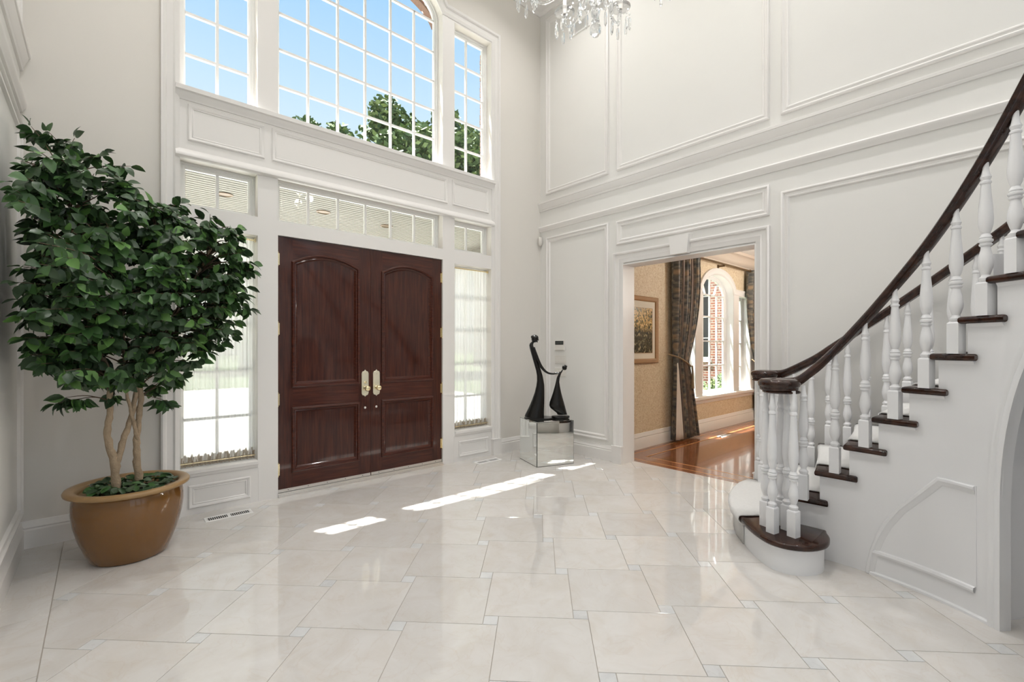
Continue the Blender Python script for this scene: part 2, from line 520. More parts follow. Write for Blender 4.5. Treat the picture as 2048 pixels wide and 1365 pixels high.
class MB:
    def __init__(s):
        s.v = []
        s.f = []
        s.uv = None
    def add(s, vs, fs):
        k = len(s.v)
        s.v += [tuple(q) for q in vs]
        s.f += [tuple(i + k for i in f) for f in fs]
    def box(s, x0, x1, y0, y1, z0, z1):
        s.add([(x0, y0, z0), (x1, y0, z0), (x1, y1, z0), (x0, y1, z0), (x0, y0, z1), (x1, y0, z1), (x1, y1, z1), (x0, y1, z1)],
              [(0, 3, 2, 1), (4, 5, 6, 7), (0, 1, 5, 4), (1, 2, 6, 5), (2, 3, 7, 6), (3, 0, 4, 7)])
        return s
    def prism(s, poly, z0, z1, mp=None, ch=0.0, levels=None):
        """extrude a 2-D polygon; ch chamfers both rims"""
        mp = mp or (lambda u, v, w: (u, v, w))
        if area(poly) < 0:
            poly = poly[::-1]
        n = len(poly)
        if levels is None:
            levels = [(z0, 0), (z1, 0)] if ch <= 0 else [(z0, ch), (z0 + ch * .35, ch * .3), (z0 + ch, 0), (z1 - ch, 0), (z1 - ch * .35, ch * .3), (z1, ch)]
        vs, fs = [], []
        for z, d in levels:
            q = offs(poly, d) if d else poly
            vs += [mp(a, b, z) for a, b in q]
        for k in range(len(levels) - 1):
            for i in range(n):
                j = (i + 1) % n
                fs.append((k * n + i, k * n + j, (k + 1) * n + j, (k + 1) * n + i))
        fs.append(tuple(range(n - 1, -1, -1)))
        fs.append(tuple(range((len(levels) - 1) * n, len(levels) * n)))
        s.add(vs, fs)
        return s
    def lathe(s, prof, c=(0, 0, 0), seg=16, M3=None, sx=1, sy=1):
        vs, fs = [], []
        for r, z in prof:
            for k in range(seg):
                a = 2 * PI * k / seg
                p = Vector((r * math.cos(a) * sx, r * math.sin(a) * sy, z))
                if M3:
                    p = M3 @ p
                vs.append((p.x + c[0], p.y + c[1], p.z + c[2]))
        for i in range(len(prof) - 1):
            for k in range(seg):
                j = (k + 1) % seg
                fs.append((i * seg + k, i * seg + j, (i + 1) * seg + j, (i + 1) * seg + k))
        fs.append(tuple(range(seg - 1, -1, -1)))
        fs.append(tuple(range((len(prof) - 1) * seg, len(prof) * seg)))
        s.add(vs, fs)
        return s
    def tube(s, path, rad, seg=8, cap=True):
        path = [Vector(p) for p in path]
        n = len(path)
        rad = rad if isinstance(rad, (list, tuple)) else [rad] * n
        vs, fs = [], []
        ref = None
        for i, p in enumerate(path):
            t = (path[min(i + 1, n - 1)] - path[max(i - 1, 0)]).normalized()
            if ref is None:
                ref = t.orthogonal().normalized()
            ref = (ref - t * ref.dot(t))
            ref = ref.normalized() if ref.length > 1e-6 else t.orthogonal().normalized()
            b = t.cross(ref)
            for k in range(seg):
                a = 2 * PI * k / seg
                vs.append(p + (ref * math.cos(a) + b * math.sin(a)) * rad[i])
        for i in range(n - 1):
            for k in range(seg):
                j = (k + 1) % seg
                fs.append((i * seg + k, i * seg + j, (i + 1) * seg + j, (i + 1) * seg + k))
        if cap:
            fs.append(tuple(range(seg - 1, -1, -1)))
            fs.append(tuple(range((n - 1) * seg, n * seg)))
        s.add(vs, fs)
        return s
    def loop(s, pts, prof, mp, closed=True):
        """sweep a moulding profile [(inset, height)] round a path on a surface"""
        if closed and area(pts) < 0:
            pts = pts[::-1]
        n = len(pts)
        vs, fs = [], []
        for d, h in prof:
            vs += [mp(a, b, h) for a, b in offs(pts, d, closed)]
        for k in range(len(prof) - 1):
            for i in range(n if closed else n - 1):
                j = (i + 1) % n
                fs.append((k * n + i, k * n + j, (k + 1) * n + j, (k + 1) * n + i))
        if not closed:
            fs.append(tuple(k * n for k in range(len(prof))))
            fs.append(tuple(k * n + n - 1 for k in range(len(prof) - 1, -1, -1)))
        s.add(vs, fs)
        return s
    def sweep(s, path, prof):
        """sweep a closed (lateral, vertical) profile along a 3-D path, lateral kept level"""
        path = [Vector(p) for p in path]
        n, m = len(path), len(prof)
        vs, fs = [], []
        for i, p in enumerate(path):
            t = path[min(i + 1, n - 1)] - path[max(i - 1, 0)]
            l = Vector((-t.y, t.x, 0)).normalized()
            for a, b in prof:
                vs.append(p + l * a + Vector((0, 0, b)))
        for i in range(n - 1):
            for k in range(m):
                j = (k + 1) % m
                fs.append((i * m + k, i * m + j, (i + 1) * m + j, (i + 1) * m + k))
        fs.append(tuple(range(m - 1, -1, -1)))
        fs.append(tuple(range((n - 1) * m, n * m)))
        s.add(vs, fs)
        return s
    def wall(s, u0, u1, v0, v1, holes, mp):
        us = sorted({u0, u1, *[h[0] for h in holes], *[h[1] for h in holes]})
        zs = sorted({v0, v1, *[h[2] for h in holes], *[h[3] for h in holes]})
        us = [u for u in us if u0 <= u <= u1]
        zs = [z for z in zs if v0 <= z <= v1]
        solid = {}
        for i in range(len(us) - 1):
            for j in range(len(zs) - 1):
                cu, cv = (us[i] + us[i + 1]) / 2, (zs[j] + zs[j + 1]) / 2
                solid[i, j] = not any(h[0] < cu < h[1] and h[2] < cv < h[3] for h in holes)
        for (i, j), ok in solid.items():
            if not ok:
                continue
            a, b, c, d = us[i], us[i + 1], zs[j], zs[j + 1]
            q = [(a, c), (b, c), (b, d), (a, d)]
            s.add([mp(u, v, 0) for u, v in q], [(0, 1, 2, 3)])
            s.add([mp(u, v, 1) for u, v in q], [(3, 2, 1, 0)])
            for (di, dj), (p, r) in (((0, -1), (0, 1)), ((1, 0), (1, 2)), ((0, 1), (2, 3)), ((-1, 0), (3, 0))):
                if not solid.get((i + di, j + dj), False):
                    s.add([mp(*q[p], 0), mp(*q[r], 0), mp(*q[r], 1), mp(*q[p], 1)], [(0, 1, 2, 3)])
        return s
    def build(s, name, mat, parent=None, smooth=None, mats=None, fm=None, origin=None, nonorm=False):
        me = bpy.data.meshes.new(name)
        if parent is not None:
            o0 = Vector(ORG[parent.name])
        elif origin is not None:
            o0 = Vector(origin)
        else:
            xs = [q[0] for q in s.v]
            ys = [q[1] for q in s.v]
            zs = [q[2] for q in s.v]
            o0 = Vector(((min(xs) + max(xs)) / 2, (min(ys) + max(ys)) / 2, min(zs)))
        # part origins at their own centre
        if parent is not None:
            xs = [q[0] for q in s.v]
            ys = [q[1] for q in s.v]
            zs = [q[2] for q in s.v]
            loc = Vector(((min(xs) + max(xs)) / 2, (min(ys) + max(ys)) / 2, min(zs)))
        else:
            loc = o0
        me.from_pydata([(q[0] - loc.x, q[1] - loc.y, q[2] - loc.z) for q in s.v], [], s.f)
        if s.uv:
            l = me.uv_layers.new(name='UVMap')
            for li, lp in enumerate(me.loops):
                l.data[li].uv = s.uv[lp.vertex_index]
        if not nonorm:
            bm = bmesh.new()
            bm.from_mesh(me)
            bmesh.ops.recalc_face_normals(bm, faces=bm.faces)
            bm.to_mesh(me)
            bm.free()
        for m in (mats or [mat]):
            me.materials.append(M[m] if isinstance(m, str) else m)
        if fm:
            for i, p in enumerate(me.polygons):
                p.material_index = fm[i]
        if smooth is not None:
            me.shade_smooth()
            if smooth < 180:
                me.set_sharp_from_angle(angle=R_(smooth))
        ob = bpy.data.objects.new(name, me)
        COL.objects.link(ob)
        ob.location = loc - o0 if parent is not None else loc
        ORG[ob.name] = tuple(loc)
        if parent is not None:
            ob.parent = parent
        return ob

def empty(name, loc):
    o = bpy.data.objects.new(name, None)
    o.empty_display_size = 0.1
    COL.objects.link(o)
    o.location = loc
    ORG[o.name] = tuple(loc)
    return o

def tag(o, label=None, cat=None, group=None, kind=None):
    if label:
        o['label'] = label
    if cat:
        o['category'] = cat
    if group:
        o['group'] = group
    if kind:
        o['kind'] = kind
    return o

def struct(o, label=None):
    o['kind'] = 'structure'
    if label:
        o['label'] = label
    return o

def dup(o, loc_world, parent, rot=None):
    c = o.copy()
    COL.objects.link(c)
    c.parent = parent
    c.location = Vector(loc_world) - Vector(ORG[parent.name])
    if rot is not None:
        c.rotation_euler = rot
    ORG[c.name] = tuple(loc_world)
    return c

def catmull(pts, per=8):
    pts = [Vector(p) for p in pts]
    out = []
    for i in range(len(pts) - 1):
        p0, p1, p2, p3 = pts[max(i - 1, 0)], pts[i], pts[i + 1], pts[min(i + 2, len(pts) - 1)]
        for k in range(per):
            t = k / per
            out.append(0.5 * ((2 * p1) + (p2 - p0) * t + (2 * p0 - 5 * p1 + 4 * p2 - p3) * t * t + (3 * p1 - p0 - 3 * p2 + p3) * t ** 3))
    out.append(pts[-1])
    return out

def lerp(a, b, t):
    return a + (b - a) * t

# ------------------------------------------------------------------ dimensions
XL = -5.158          # left wall
XC = -2.577          # axis of the entrance
YB = -8.2            # back wall
ZC = 6.60            # ceiling
YE = 0.30            # outer face of the entrance wall
SPR, RISE = 5.38, 0.40
YD = -1.09           # dining room window wall
DZC = 3.12           # dining room ceiling
WT = 0.21            # thickness of the right wall

def mfront(u, v, h): return (u, -h, v)
def mright(u, v, h): return (-h, u, v)
def mleft(u, v, h): return (XL + h, u, v)
def mdin(u, v, h): return (u, YD - h, v)

def ellarch(cx, a, b, z0, n=28):
    return [(cx - a * math.cos(PI * k / n), z0 + b * math.sin(PI * k / n)) for k in range(n + 1)]

PANEL = [(0, 0), (0, .018), (.005, .024), (.016, .026), (.024, .020), (.028, .012), (.044, .010), (.050, .018), (.060, .016), (.066, .008), (.072, 0)]
SMALLP = [(0, 0), (0, .012), (.008, .018), (.018, .014), (.028, .006), (.036, .010), (.042, .004), (.045, 0)]
CASE = [(0, 0), (0, .046), (.012, .052), (.026, .046), (.034, .026), (.066, .022), (.082, .030), (.098, .022), (.122, .018), (.130, .012), (.130, 0)]
BASE = [(0, 0), (.022, 0), (.022, .125), (.016, .135), (.020, .145), (.012, .165), (.006, .185), (0, .19)]

# ------------------------------------------------------------------ floor
flo = MB().box(XL - .1, WT, YB - .1, YE, -0.16, -0.003).build('floor', 'grout')
struct(flo, 'polished cream marble tile floor of the hall')
TA, TB, GAP = 0.4690, 0.0765, 0.0016
e1 = Vector((1, -1)) / math.sqrt(2)
e2 = Vector((1, 1)) / math.sqrt(2)
v1 = TA * e1 + TB * e2
v2 = -TB * e1 + TA * e2
s0 = Vector((-3.2205, -2.788))
XBORD = -4.937

def clip(poly, x0, x1, y0, y1):
    def cut(p, f, g):
        out = []
        for i in range(len(p)):
            a, b = p[i], p[(i + 1) % len(p)]
            fa, fb = f(a), f(b)
            if fa >= 0:
                out.append(a)
            if fa * fb < 0:
                t = fa / (fa - fb)
                out.append((a[0] + (b[0] - a[0]) * t, a[1] + (b[1] - a[1]) * t))
        return out
    for f in (lambda q: q[0] - x0, lambda q: x1 - q[0], lambda q: q[1] - y0, lambda q: y1 - q[1]):
        if not poly:
            return []
        poly = cut(poly, f, None)
    return poly

def tile(poly, mat):
    if len(poly) < 3 or abs(area(poly)) < 0.0008:
        return
    mb = MB()
    mb.prism(poly, -0.012, 0.0, levels=[(-0.012, 0), (-0.0008, 0), (0.0, 0.0008)])
    mb.build('floor_tile' if mat == 'marble' else 'inset_tile', mat, flo)

def sq(o, a, g):
    c = [o + e1 * g - e2 * g, o + e1 * (a - g) - e2 * g, o + e1 * (a - g) - e2 * (a - g), o + e1 * g - e2 * (a - g)]
    return [(q.x, q.y) for q in c]

FY0 = -5.75
for i in range(-14, 15):
    for j in range(-14, 15):
        o = s0 + v1 * i + v2 * j
        tile(clip(sq(o, TB, GAP), XBORD + .002, WT, FY0, 0.0), 'marble_small')
        tile(clip(sq(o + e1 * TB, TA, GAP), XBORD + .002, WT, FY0, 0.0), 'marble')
y = 0.0
while y > FY0 + 0.1:
    y2 = max(y - 0.62, FY0)
    tile([(XL, y2 + GAP), (XBORD - .002, y2 + GAP), (XBORD - .002, y - GAP), (XL, y - GAP)], 'marble')
    y = y2
# part of the hall behind the viewpoint
k = 0
while FY0 - 0.62 * k > YB:
    ya, yb = FY0 - .62 * k, max(FY0 - .62 * (k + 1), YB)
    for q in range(9):
        xa, xb = lerp(XL, WT, q / 9), lerp(XL, WT, (q + 1) / 9)
        tile([(xa + GAP, yb + GAP), (xb - GAP, yb + GAP), (xb - GAP, ya - GAP), (xa + GAP, ya - GAP)], 'marble')
    k += 1

# ------------------------------------------------------------------ entrance wall
SIDE = [(XC - 1.665, XC - 1.085), (XC + 1.085, XC + 1.665)]
holes = []
for a, b in SIDE:
    holes += [(a, b, 3.59, 5.405), (a, b, 2.61, 3.0), (a, b, .375, 2.44)]
holes += [(XC - .914, XC + .914, 3.59, SPR), (XC - .914, XC + .914, 2.60, 3.02), (XC - .914, XC + .914, 0, 2.471)]
APEX = SPR + RISE + .045
hol2 = holes + [(XC - .914, XC + .914, SPR - .01, APEX)]
mw = MB().wall(XL - .2, WT, 0, ZC, hol2, lambda u, v, w: (u, w * .19, v))
arch = ellarch(XC, .914, RISE + .045, SPR)
for i in range(len(arch) - 1):
    (a, b), (c, d) = arch[i], arch[i + 1]
    for yy in (0, .19):
        mw.add([(a, yy, b), (c, yy, d), (c, yy, APEX), (a, yy, APEX)], [(0, 1, 2, 3)])
    mw.add([(a, 0, b), (c, 0, d), (c, .19, d), (a, .19, b)], [(0, 1, 2, 3)])
struct(mw.build('wall_front', 'wall'), 'plain cream entrance wall')

# brick outer leaf
bho = []
for a, b in SIDE:
    bho += [(a - .03, b + (.08 if a < XC else .063), 3.585, 5.47), (a - .03, b + (.08 if a < XC else .06), .3, 3.07)]
bho += [(XC - .97, XC + .97, 3.585, APEX - .03), (XC - .97, XC + .97, -.1, 3.09)]
mw = MB().wall(XL - .2, WT + .1, -.15, ZC + .3, bho, lambda u, v, w: (u, .195 + w * (YE - .195), v))
arch = ellarch(XC, .97, RISE - .02, SPR - .02)
for i in range(len(arch) - 1):
    (a, b), (c, d) = arch[i], arch[i + 1]
    for yy in (.195, YE):
        mw.add([(a, yy, b), (c, yy, d), (c, yy, APEX - .03), (a, yy, APEX - .03)], [(0, 1, 2, 3)])
    mw.add([(a, .195, b), (c, .195, d), (c, YE, d), (a, YE, b)], [(0, 1, 2, 3)])
facade = struct(mw.build('wall_facade', 'brick_x'), 'red brick outer face of the entrance wall')
# separate bricks lining the reveals that show through the panes
bm_ = MB().box(-.012, .012, -.05, .05, -.031, .031).build('brick', 'brick', facade)
bx = SIDE[1][1] + .060
bm_.location = Vector((bx, .25, 3.63)) - Vector(ORG[facade.name])
for k in range(1, 24):
    c = dup(bm_, (bx - random.uniform(0, .007), .25, 3.63 + k * .0745), facade, (0, random.uniform(-.02, .02), 0))
for k in range(2, 46):
    a = PI * k / 47
    px, pz = XC - .962 * math.cos(a), SPR - .02 + (RISE - .02) * math.sin(a)
    tx, tz = .962 * math.sin(a), (RISE - .02) * math.cos(a)
    dup(bm_, (px, .25, pz), facade, (0, PI / 2 - math.atan2(tz, tx) + PI / 2 + PI / 2, 0))

# ------------------------------------------------------------------ windows of the entrance wall
def bar(mb, a, b, w, y0, y1, mp):
    """bar between 2-D points a,b on the window plane"""
    a, b = Vector(a), Vector(b)
    d = (b - a).normalized()
    n = Vector((-d.y, d.x)) * w / 2
    q = [a - n, b - n, b + n, a + n]
    mb.add([mp(p.x, p.y, y0) for p in q] + [mp(p.x, p.y, y1) for p in q],
           [(0, 3, 2, 1), (4, 5, 6, 7), (0, 1, 5, 4), (1, 2, 6, 5), (2, 3, 7, 6), (3, 0, 4, 7)])
    return mb

def window(name, label, x0, x1, z0, z1, cols, rows, mp, fw=.05, depth=(.10, .17), mun=.022, archrise=0, radial=(), mat='frame', arcs=False):
    """mp(u, v, w): w is the distance into the wall"""
    e = empty(name, mp((x0 + x1) / 2, z0, depth[0]))
    struct(e, label)
    d0, d1 = depth
    if archrise:
        xc, a = (x0 + x1) / 2, (x1 - x0) / 2
        outl = [(x0, z0), (x1, z0)] + ellarch(xc, a, archrise, z1)[::-1]
    else:
        outl = [(x0, z0), (x1, z0), (x1, z1), (x0, z1)]
    prof = [(0, d1), (0, d0), (fw * .42, d0), (fw * .45, d0 + .012), (fw * .75, d0 + .014), (fw, d0 + .028), (fw, d1 - .01), (0, d1)]
    MB().loop(outl, prof, mp).build('window_frame', mat, e)
    g0, g1 = d0 + .034, d0 + .038
    m0, m1 = d0 + .022, d0 + .052
    ix0, ix1, iz0, iz1 = x0 + fw, x1 - fw, z0 + fw, (z1 if archrise else z1 - fw)
    for c in cols:
        bar(MB(), (c, iz0), (c, iz1), mun, m0, m1, mp).build('muntin', mat, e)
    for r in rows:
        bar(MB(), (ix0, r), (ix1, r), mun, m0 + .001, m1 - .001, mp).build('muntin', mat, e)
    us = [ix0] + list(cols) + [ix1]
    vs_ = [iz0] + [r for r in rows if r < iz1 - .02] + [iz1]
    for i in range(len(us) - 1):
        for j in range(len(vs_) - 1):
            a, b, c, d = us[i], us[i + 1], vs_[j], vs_[j + 1]
            MB().prism([(a, c), (b, c), (b, d), (a, d)], g0, g1, mp).build('pane', 'glass', e)
    if archrise:
        ar = offs(ellarch(xc, (x1 - x0) / 2, archrise, z1), -fw, False)
        cut = [0] + [int(len(ar) * f) for f in radial] + [len(ar) - 1]
        bar(MB(), (ix0, z1), (ix1, z1), mun, m0, m1, mp).build('muntin', mat, e)
        bases = [xc + (x1 - x0) * (f - .5) * .62 for f in radial]
        for f, b0 in zip(cut[1:-1], bases):
            mbb = MB()
            if arcs:
                p0, p1 = Vector((b0, z1)), Vector(ar[f])
                mid = (p0 + p1) / 2 + Vector((0, .05))
                bar(mbb, p0, mid, mun * .8, m0, m1, mp)
                bar(mbb, mid, p1, mun * .8, m0, m1, mp)
            else:
                bar(mbb, (b0, z1), ar[f], mun, m0, m1, mp)
            mbb.build('muntin', mat, e)
        bb = [ix0] + bases + [ix1]
        for i in range(len(cut) - 1):
            poly = [(bb[i], z1), (bb[i + 1], z1)] + ar[cut[i]:cut[i + 1] + 1][::-1]
            poly = [poly[k] for k in range(len(poly)) if (Vector(poly[k]) - Vector(poly[k - 1])).length > 1e-4]
            MB().prism(poly, g0, g1, mp).build('pane', 'glass', e)
    return e

def mfi(u, v, w): return (u, w, v)
RW = [3.945, 4.30, 4.652, 5.005]
window('window_1', 'upper two-column side window left of the arched window', *SIDE[0], 3.59, 5.405, [XC - 1.380], RW, mfi)
window('window_2', 'large arched window above the entrance doors', XC - .914, XC + .914, 3.59, SPR, [XC + k * .3 for k in (-2, -1, 0, 1, 2)], RW, mfi, archrise=RISE + .045, radial=(.30, .5, .70), fw=.045)
window('window_3', 'upper two-column side window right of the arched window', *SIDE[1], 3.59, 5.405, [XC + 1.355], RW, mfi)
window('window_4', 'small transom window over the left sidelight', *SIDE[0], 2.61, 3.0, [XC - 1.380], [], mfi, fw=.050, depth=(.10, .17))
window('window_5', 'six-pane transom window over the entrance doors', XC - .914, XC + .914, 2.60, 3.02, [XC + k * .3 for k in (-2, -1, 0, 1, 2)], [], mfi, fw=.050, depth=(.10, .17))
window('window_6', 'small transom window over the right sidelight', *SIDE[1], 2.61, 3.0, [XC + 1.355], [], mfi, fw=.050, depth=(.10, .17))
SR = [.375 + .41 * k for k in (1, 2, 3, 4)]
window('window_7', 'tall sidelight window left of the doors', *SIDE[0], .375, 2.44, [XC - 1.380], SR, mfi, fw=.04, depth=(.11, .17))
window('window_8', 'tall sidelight window right of the doors', *SIDE[1], .375, 2.44, [XC + 1.355], SR, mfi, fw=.04, depth=(.11, .17))

# trim of the entrance wall
def trim(n, mb, mat='trim', smooth=40, label=None):
    o = mb.build('trim_%d' % n, mat, smooth=smooth)
    return struct(o, label)

co = 1.795
aq = ellarch(XC, 1.02, RISE + .15, SPR, 40)
aq = [p for p in aq if p[1] > 5.545]
path = [(XC - co, 0), (XC - co, 5.545)] + aq + [(XC + co, 5.545), (XC + co, 0)]
path = path[::-1]
case2 = [(0, 0), (0, .040), (.012, .046), (.03, .040), (.04, .022), (.08, .016), (.095, .026), (.112, .018), (.126, .012), (.126, 0)]
trim(1, MB().loop(path, case2, mfront, closed=False), label='white moulded casing round the whole entrance composition')
def hmould(mb, x0, x1, prof, mp):
    """horizontal moulding, profile [(v, h)] """
    n = len(prof)
    vs_ = [mp(x0, v, h) for v, h in prof] + [mp(x1, v, h) for v, h in prof]
    fs = [(i, i + 1, n + i + 1, n + i) for i in range(n - 1)] + [tuple(range(n)), tuple(range(2 * n - 1, n - 1, -1))]
    mb.add(vs_, fs)
    return mb
LEDGE = [(3.485, 0), (3.487, .012), (3.505, .018), (3.52, .034), (3.545, .040), (3.552, .058), (3.588, .060), (3.592, .050), (3.592, -.12)]
trim(2, hmould(MB(), XC - 1.70, XC + 1.70, LEDGE, mfront), label='white window ledge moulding under the upper windows')
LOWM = [(2.995, 0), (3.0, .03), (3.012, .045), (3.03, .045), (3.05, .03), (3.075, .012), (3.08, 0)]
trim(3, hmould(MB(), XC - 1.70, XC + 1.70, LOWM, mfront), label='white head moulding over the transom windows')
n = 4
for a, b in ((XC - 1.612, XC - 1.030), (XC - .967, XC + .980), (XC + 1.047, XC + 1.617)):
    trim(n, MB().loop([(a, 3.155), (b, 3.155), (b, 3.46), (a, 3.46)], SMALLP, mfront), label='moulded panel frame in the frieze between the window rows')
    n += 1
for a, b in ((XC - 1.61, XC - 1.145), (XC + 1.145, XC + 1.61)):
    trim(n, MB().loop([(a, .055), (b, .055), (b, .25), (a, .25)], SMALLP, mfront), label='moulded panel frame below a sidelight')
    n += 1
for a, b in SIDE:   # sills of the sidelights
    trim(n, hmould(MB(), a, b, [(.315, 0), (.32, .012), (.345, .02), (.35, .03), (.378, .032), (.38, .02), (.38, -.11)], mfront), label='window sill under a sidelight')
    n += 1
    trim(n, MB().loop([(a - .004, .0), (a - .004, .31), (b + .004, .31), (b + .004, 0)], [(0, 0), (0, .006), (.006, .006), (.006, 0)], mfront, closed=False), label='panel seam below a sidelight')
    n += 1
for sgn in (-1, 1):  # plinth blocks
    xa, xb = sorted((XC + sgn * 1.665, XC + sgn * 1.80))
    trim(n, MB().box(xa, xb, -.052, 0, 0, .20).box(xa - .006, xb + .006, -.058, 0, .20, .212), label='plinth block of the entrance casing')
    n += 1
# smooth white facing of the whole entrance composition (posts, rails, aprons)
mp_face = MB().wall(XC - 1.70, XC + 1.70, 0, 5.46, hol2, lambda u, v, w: (u, -.004 + w * .0042, v))
trim(n, mp_face, label='white painted posts and rails between the entrance windows'); n += 1

# baseboards
def baseboard(name, p0, p1, out, h=1.0):
    p0, p1, out = Vector(p0), Vector(p1), Vector(out)
    mb = MB()
    k = len(BASE)
    vs_ = [p0 + out * d + Vector((0, 0, z * h)) for d, z in BASE] + [p1 + out * d + Vector((0, 0, z * h)) for d, z in BASE]
    mb.add(vs_, [(i, i + 1, k + i + 1, k + i) for i in range(k - 1)] + [tuple(range(k)), tuple(range(2 * k - 1, k - 1, -1))])
    return struct(mb.build(name, 'trim', smooth=30), 'moulded white baseboard')
baseboard('baseboard_front_1', (XL, 0, 0), (XC - 1.80, 0, 0), (0, -1, 0))
baseboard('baseboard_front_2', (XC + 1.80, 0, 0), (0, 0, 0), (0, -1, 0))
baseboard('baseboard_right_1', (0, 0, 0), (0, -1.30, 0), (-1, 0, 0))
baseboard('baseboard_right_2', (0, -3.07, 0), (0, YB, 0), (-1, 0, 0))
baseboard('baseboard_left', (XL, YB, 0), (XL, 0, 0), (1, 0, 0))

# ------------------------------------------------------------------ right wall, left wall, back wall, ceiling
OY0, OY1, OZ = -2.945, -1.415, 2.42
mw = MB().wall(YB, YE, 0, ZC, [(OY0, OY1, -.01, OZ)], lambda u, v, w: (w * WT, u, v))
struct(mw.build('wall_right', 'panelwall'), 'ivory panelled right wall with the dining room opening')
mw = MB().wall(YB, YE, 0, ZC, [], lambda u, v, w: (XL - w * .2, u, v))
struct(mw.build('wall_left', 'panelwall'), 'ivory panelled left wall')
BH = [(XL + .25, XL + 1.70, .25, 5.95), (XL + 1.90, XL + 3.35, .25, 5.95), (XL + 3.55, XL + 4.95, .25, 5.95)]  # openings added in the unseen back wall to let in fill daylight
mw = MB().wall(XL - .2, WT, 0, ZC, BH, lambda u, v, w: (u, YB - w * .2, v))
struct(mw.build('wall_back', 'panelwall'), 'back wall behind the viewpoint with tall windows added for daylight')
def mbk(u, v, w): return (u, YB - w, v)
for k, (a, b, c, d) in enumerate(BH):
    window('window_%d' % (20 + k), 'unseen tall window added in the back wall for daylight', a, b, c, d, [lerp(a, b, .333), lerp(a, b, .667)], [c + q * .81 for q in range(1, 7)], mbk, fw=.05)
struct(MB().box(XL - .2, WT, YB - .2, YE, ZC, ZC + .3).build('ceiling', 'ceiling'), 'white ceiling of the double-height hall')
# roof with a short overhang
struct(MB().box(XL - .6, WT + .6, YB - .6, YE + .28, ZC + .3, ZC + .45).build('roof', 'brick'), 'roof slab over the hall')
CROWN = [(0, 0), (.02, 0), (.03, .05), (.06, .07), (.09, .16), (.16, .28), (.22, .32), (.23, .36), (.27, .38), (.28, .44), (0, .44)]
mb = MB().loop([(XL, YB), (0, YB), (0, 0), (XL, 0)], CROWN, lambda u, v, h: (u, v, ZC - .44 + h))
struct(mb.build('trim_crown', 'trim', smooth=40), 'deep white crown moulding at the ceiling')

BELT = [(3.355, 0), (3.357, .014), (3.372, .020), (3.382, .016), (3.392, .024), (3.415, .030), (3.440, .042), (3.452, .044), (3.455, .052), (3.478, .054), (3.482, .046), (3.484, 0)]
BELT2 = [(3.065, 0), (3.067, .014), (3.085, .020), (3.098, .032), (3.125, .036), (3.138, .026), (3.142, 0)]
k = 30
for mp, s_ in ((mright, 'right'), (mleft, 'left')):
    trim(k, hmould(MB(), YB, 0, BELT, mp), label='wide belt moulding along the %s wall' % s_); k += 1
    trim(k, hmould(MB(), YB, 0, BELT2, mp), label='narrow belt moulding along the %s wall' % s_); k += 1
    rects = [(-1.208, -.125, 3.575, 6.06), (-3.063, -1.327, 3.575, 6.06), (-5.0, -3.162, 3.575, 6.06), (-7.9, -5.12, 3.575, 6.06)]
    if s_ == 'right':
        rects += [(-1.208, -.130, .245, 2.965), (-3.063, -1.327, 2.665, 2.955), (-5.0, -3.162, .245, 2.86), (-7.9, -5.12, .245, 2.86)]
    else:
        rects += [(-1.95, -.075, .245, 2.965), (-4.2, -2.07, .245, 2.965), (-7.9, -4.32, .245, 2.965)]
    for a, b, c, d in rects:
        trim(k, MB().loop([(a, c), (b, c), (b, d), (a, d)], PANEL, mp), label='moulded wall panel frame on the %s wall' % s_)
        k += 1

# cased opening to the dining room
case_pts = [(-3.07, 0), (-3.07, 2.565), (-1.295, 2.565), (-1.295, 0)]
trim(k, MB().loop(case_pts[::-1], CASE, mright, closed=False), label='white moulded casing of the dining room opening'); k += 1
key = MB().prism([(-2.275, 2.425), (-2.085, 2.425), (-2.065, 2.625), (-2.295, 2.625)], 0, .085, mright)
trim(k, key, smooth=None, label='plain keystone block over the dining room opening'); k += 1
for ya, yb in ((-1.425, -1.285), (-3.08, -2.935)):
    trim(k, MB().box(-.058, 0, ya, yb, 0, .20).box(-.066, 0, ya - .006, yb + .006, .20, .212), label='plinth block beside the dining room opening'); k += 1
trim(k, MB().loop([(OY0, 0), (OY0, OZ), (OY1, OZ), (OY1, 0)][::-1], [(0, -WT - .01), (0, .02), (.012, .02), (.012, -WT - .01), (0, -WT - .01)], mright, closed=False), label='white jamb lining of the dining room opening'); k += 1
TRIMK = k

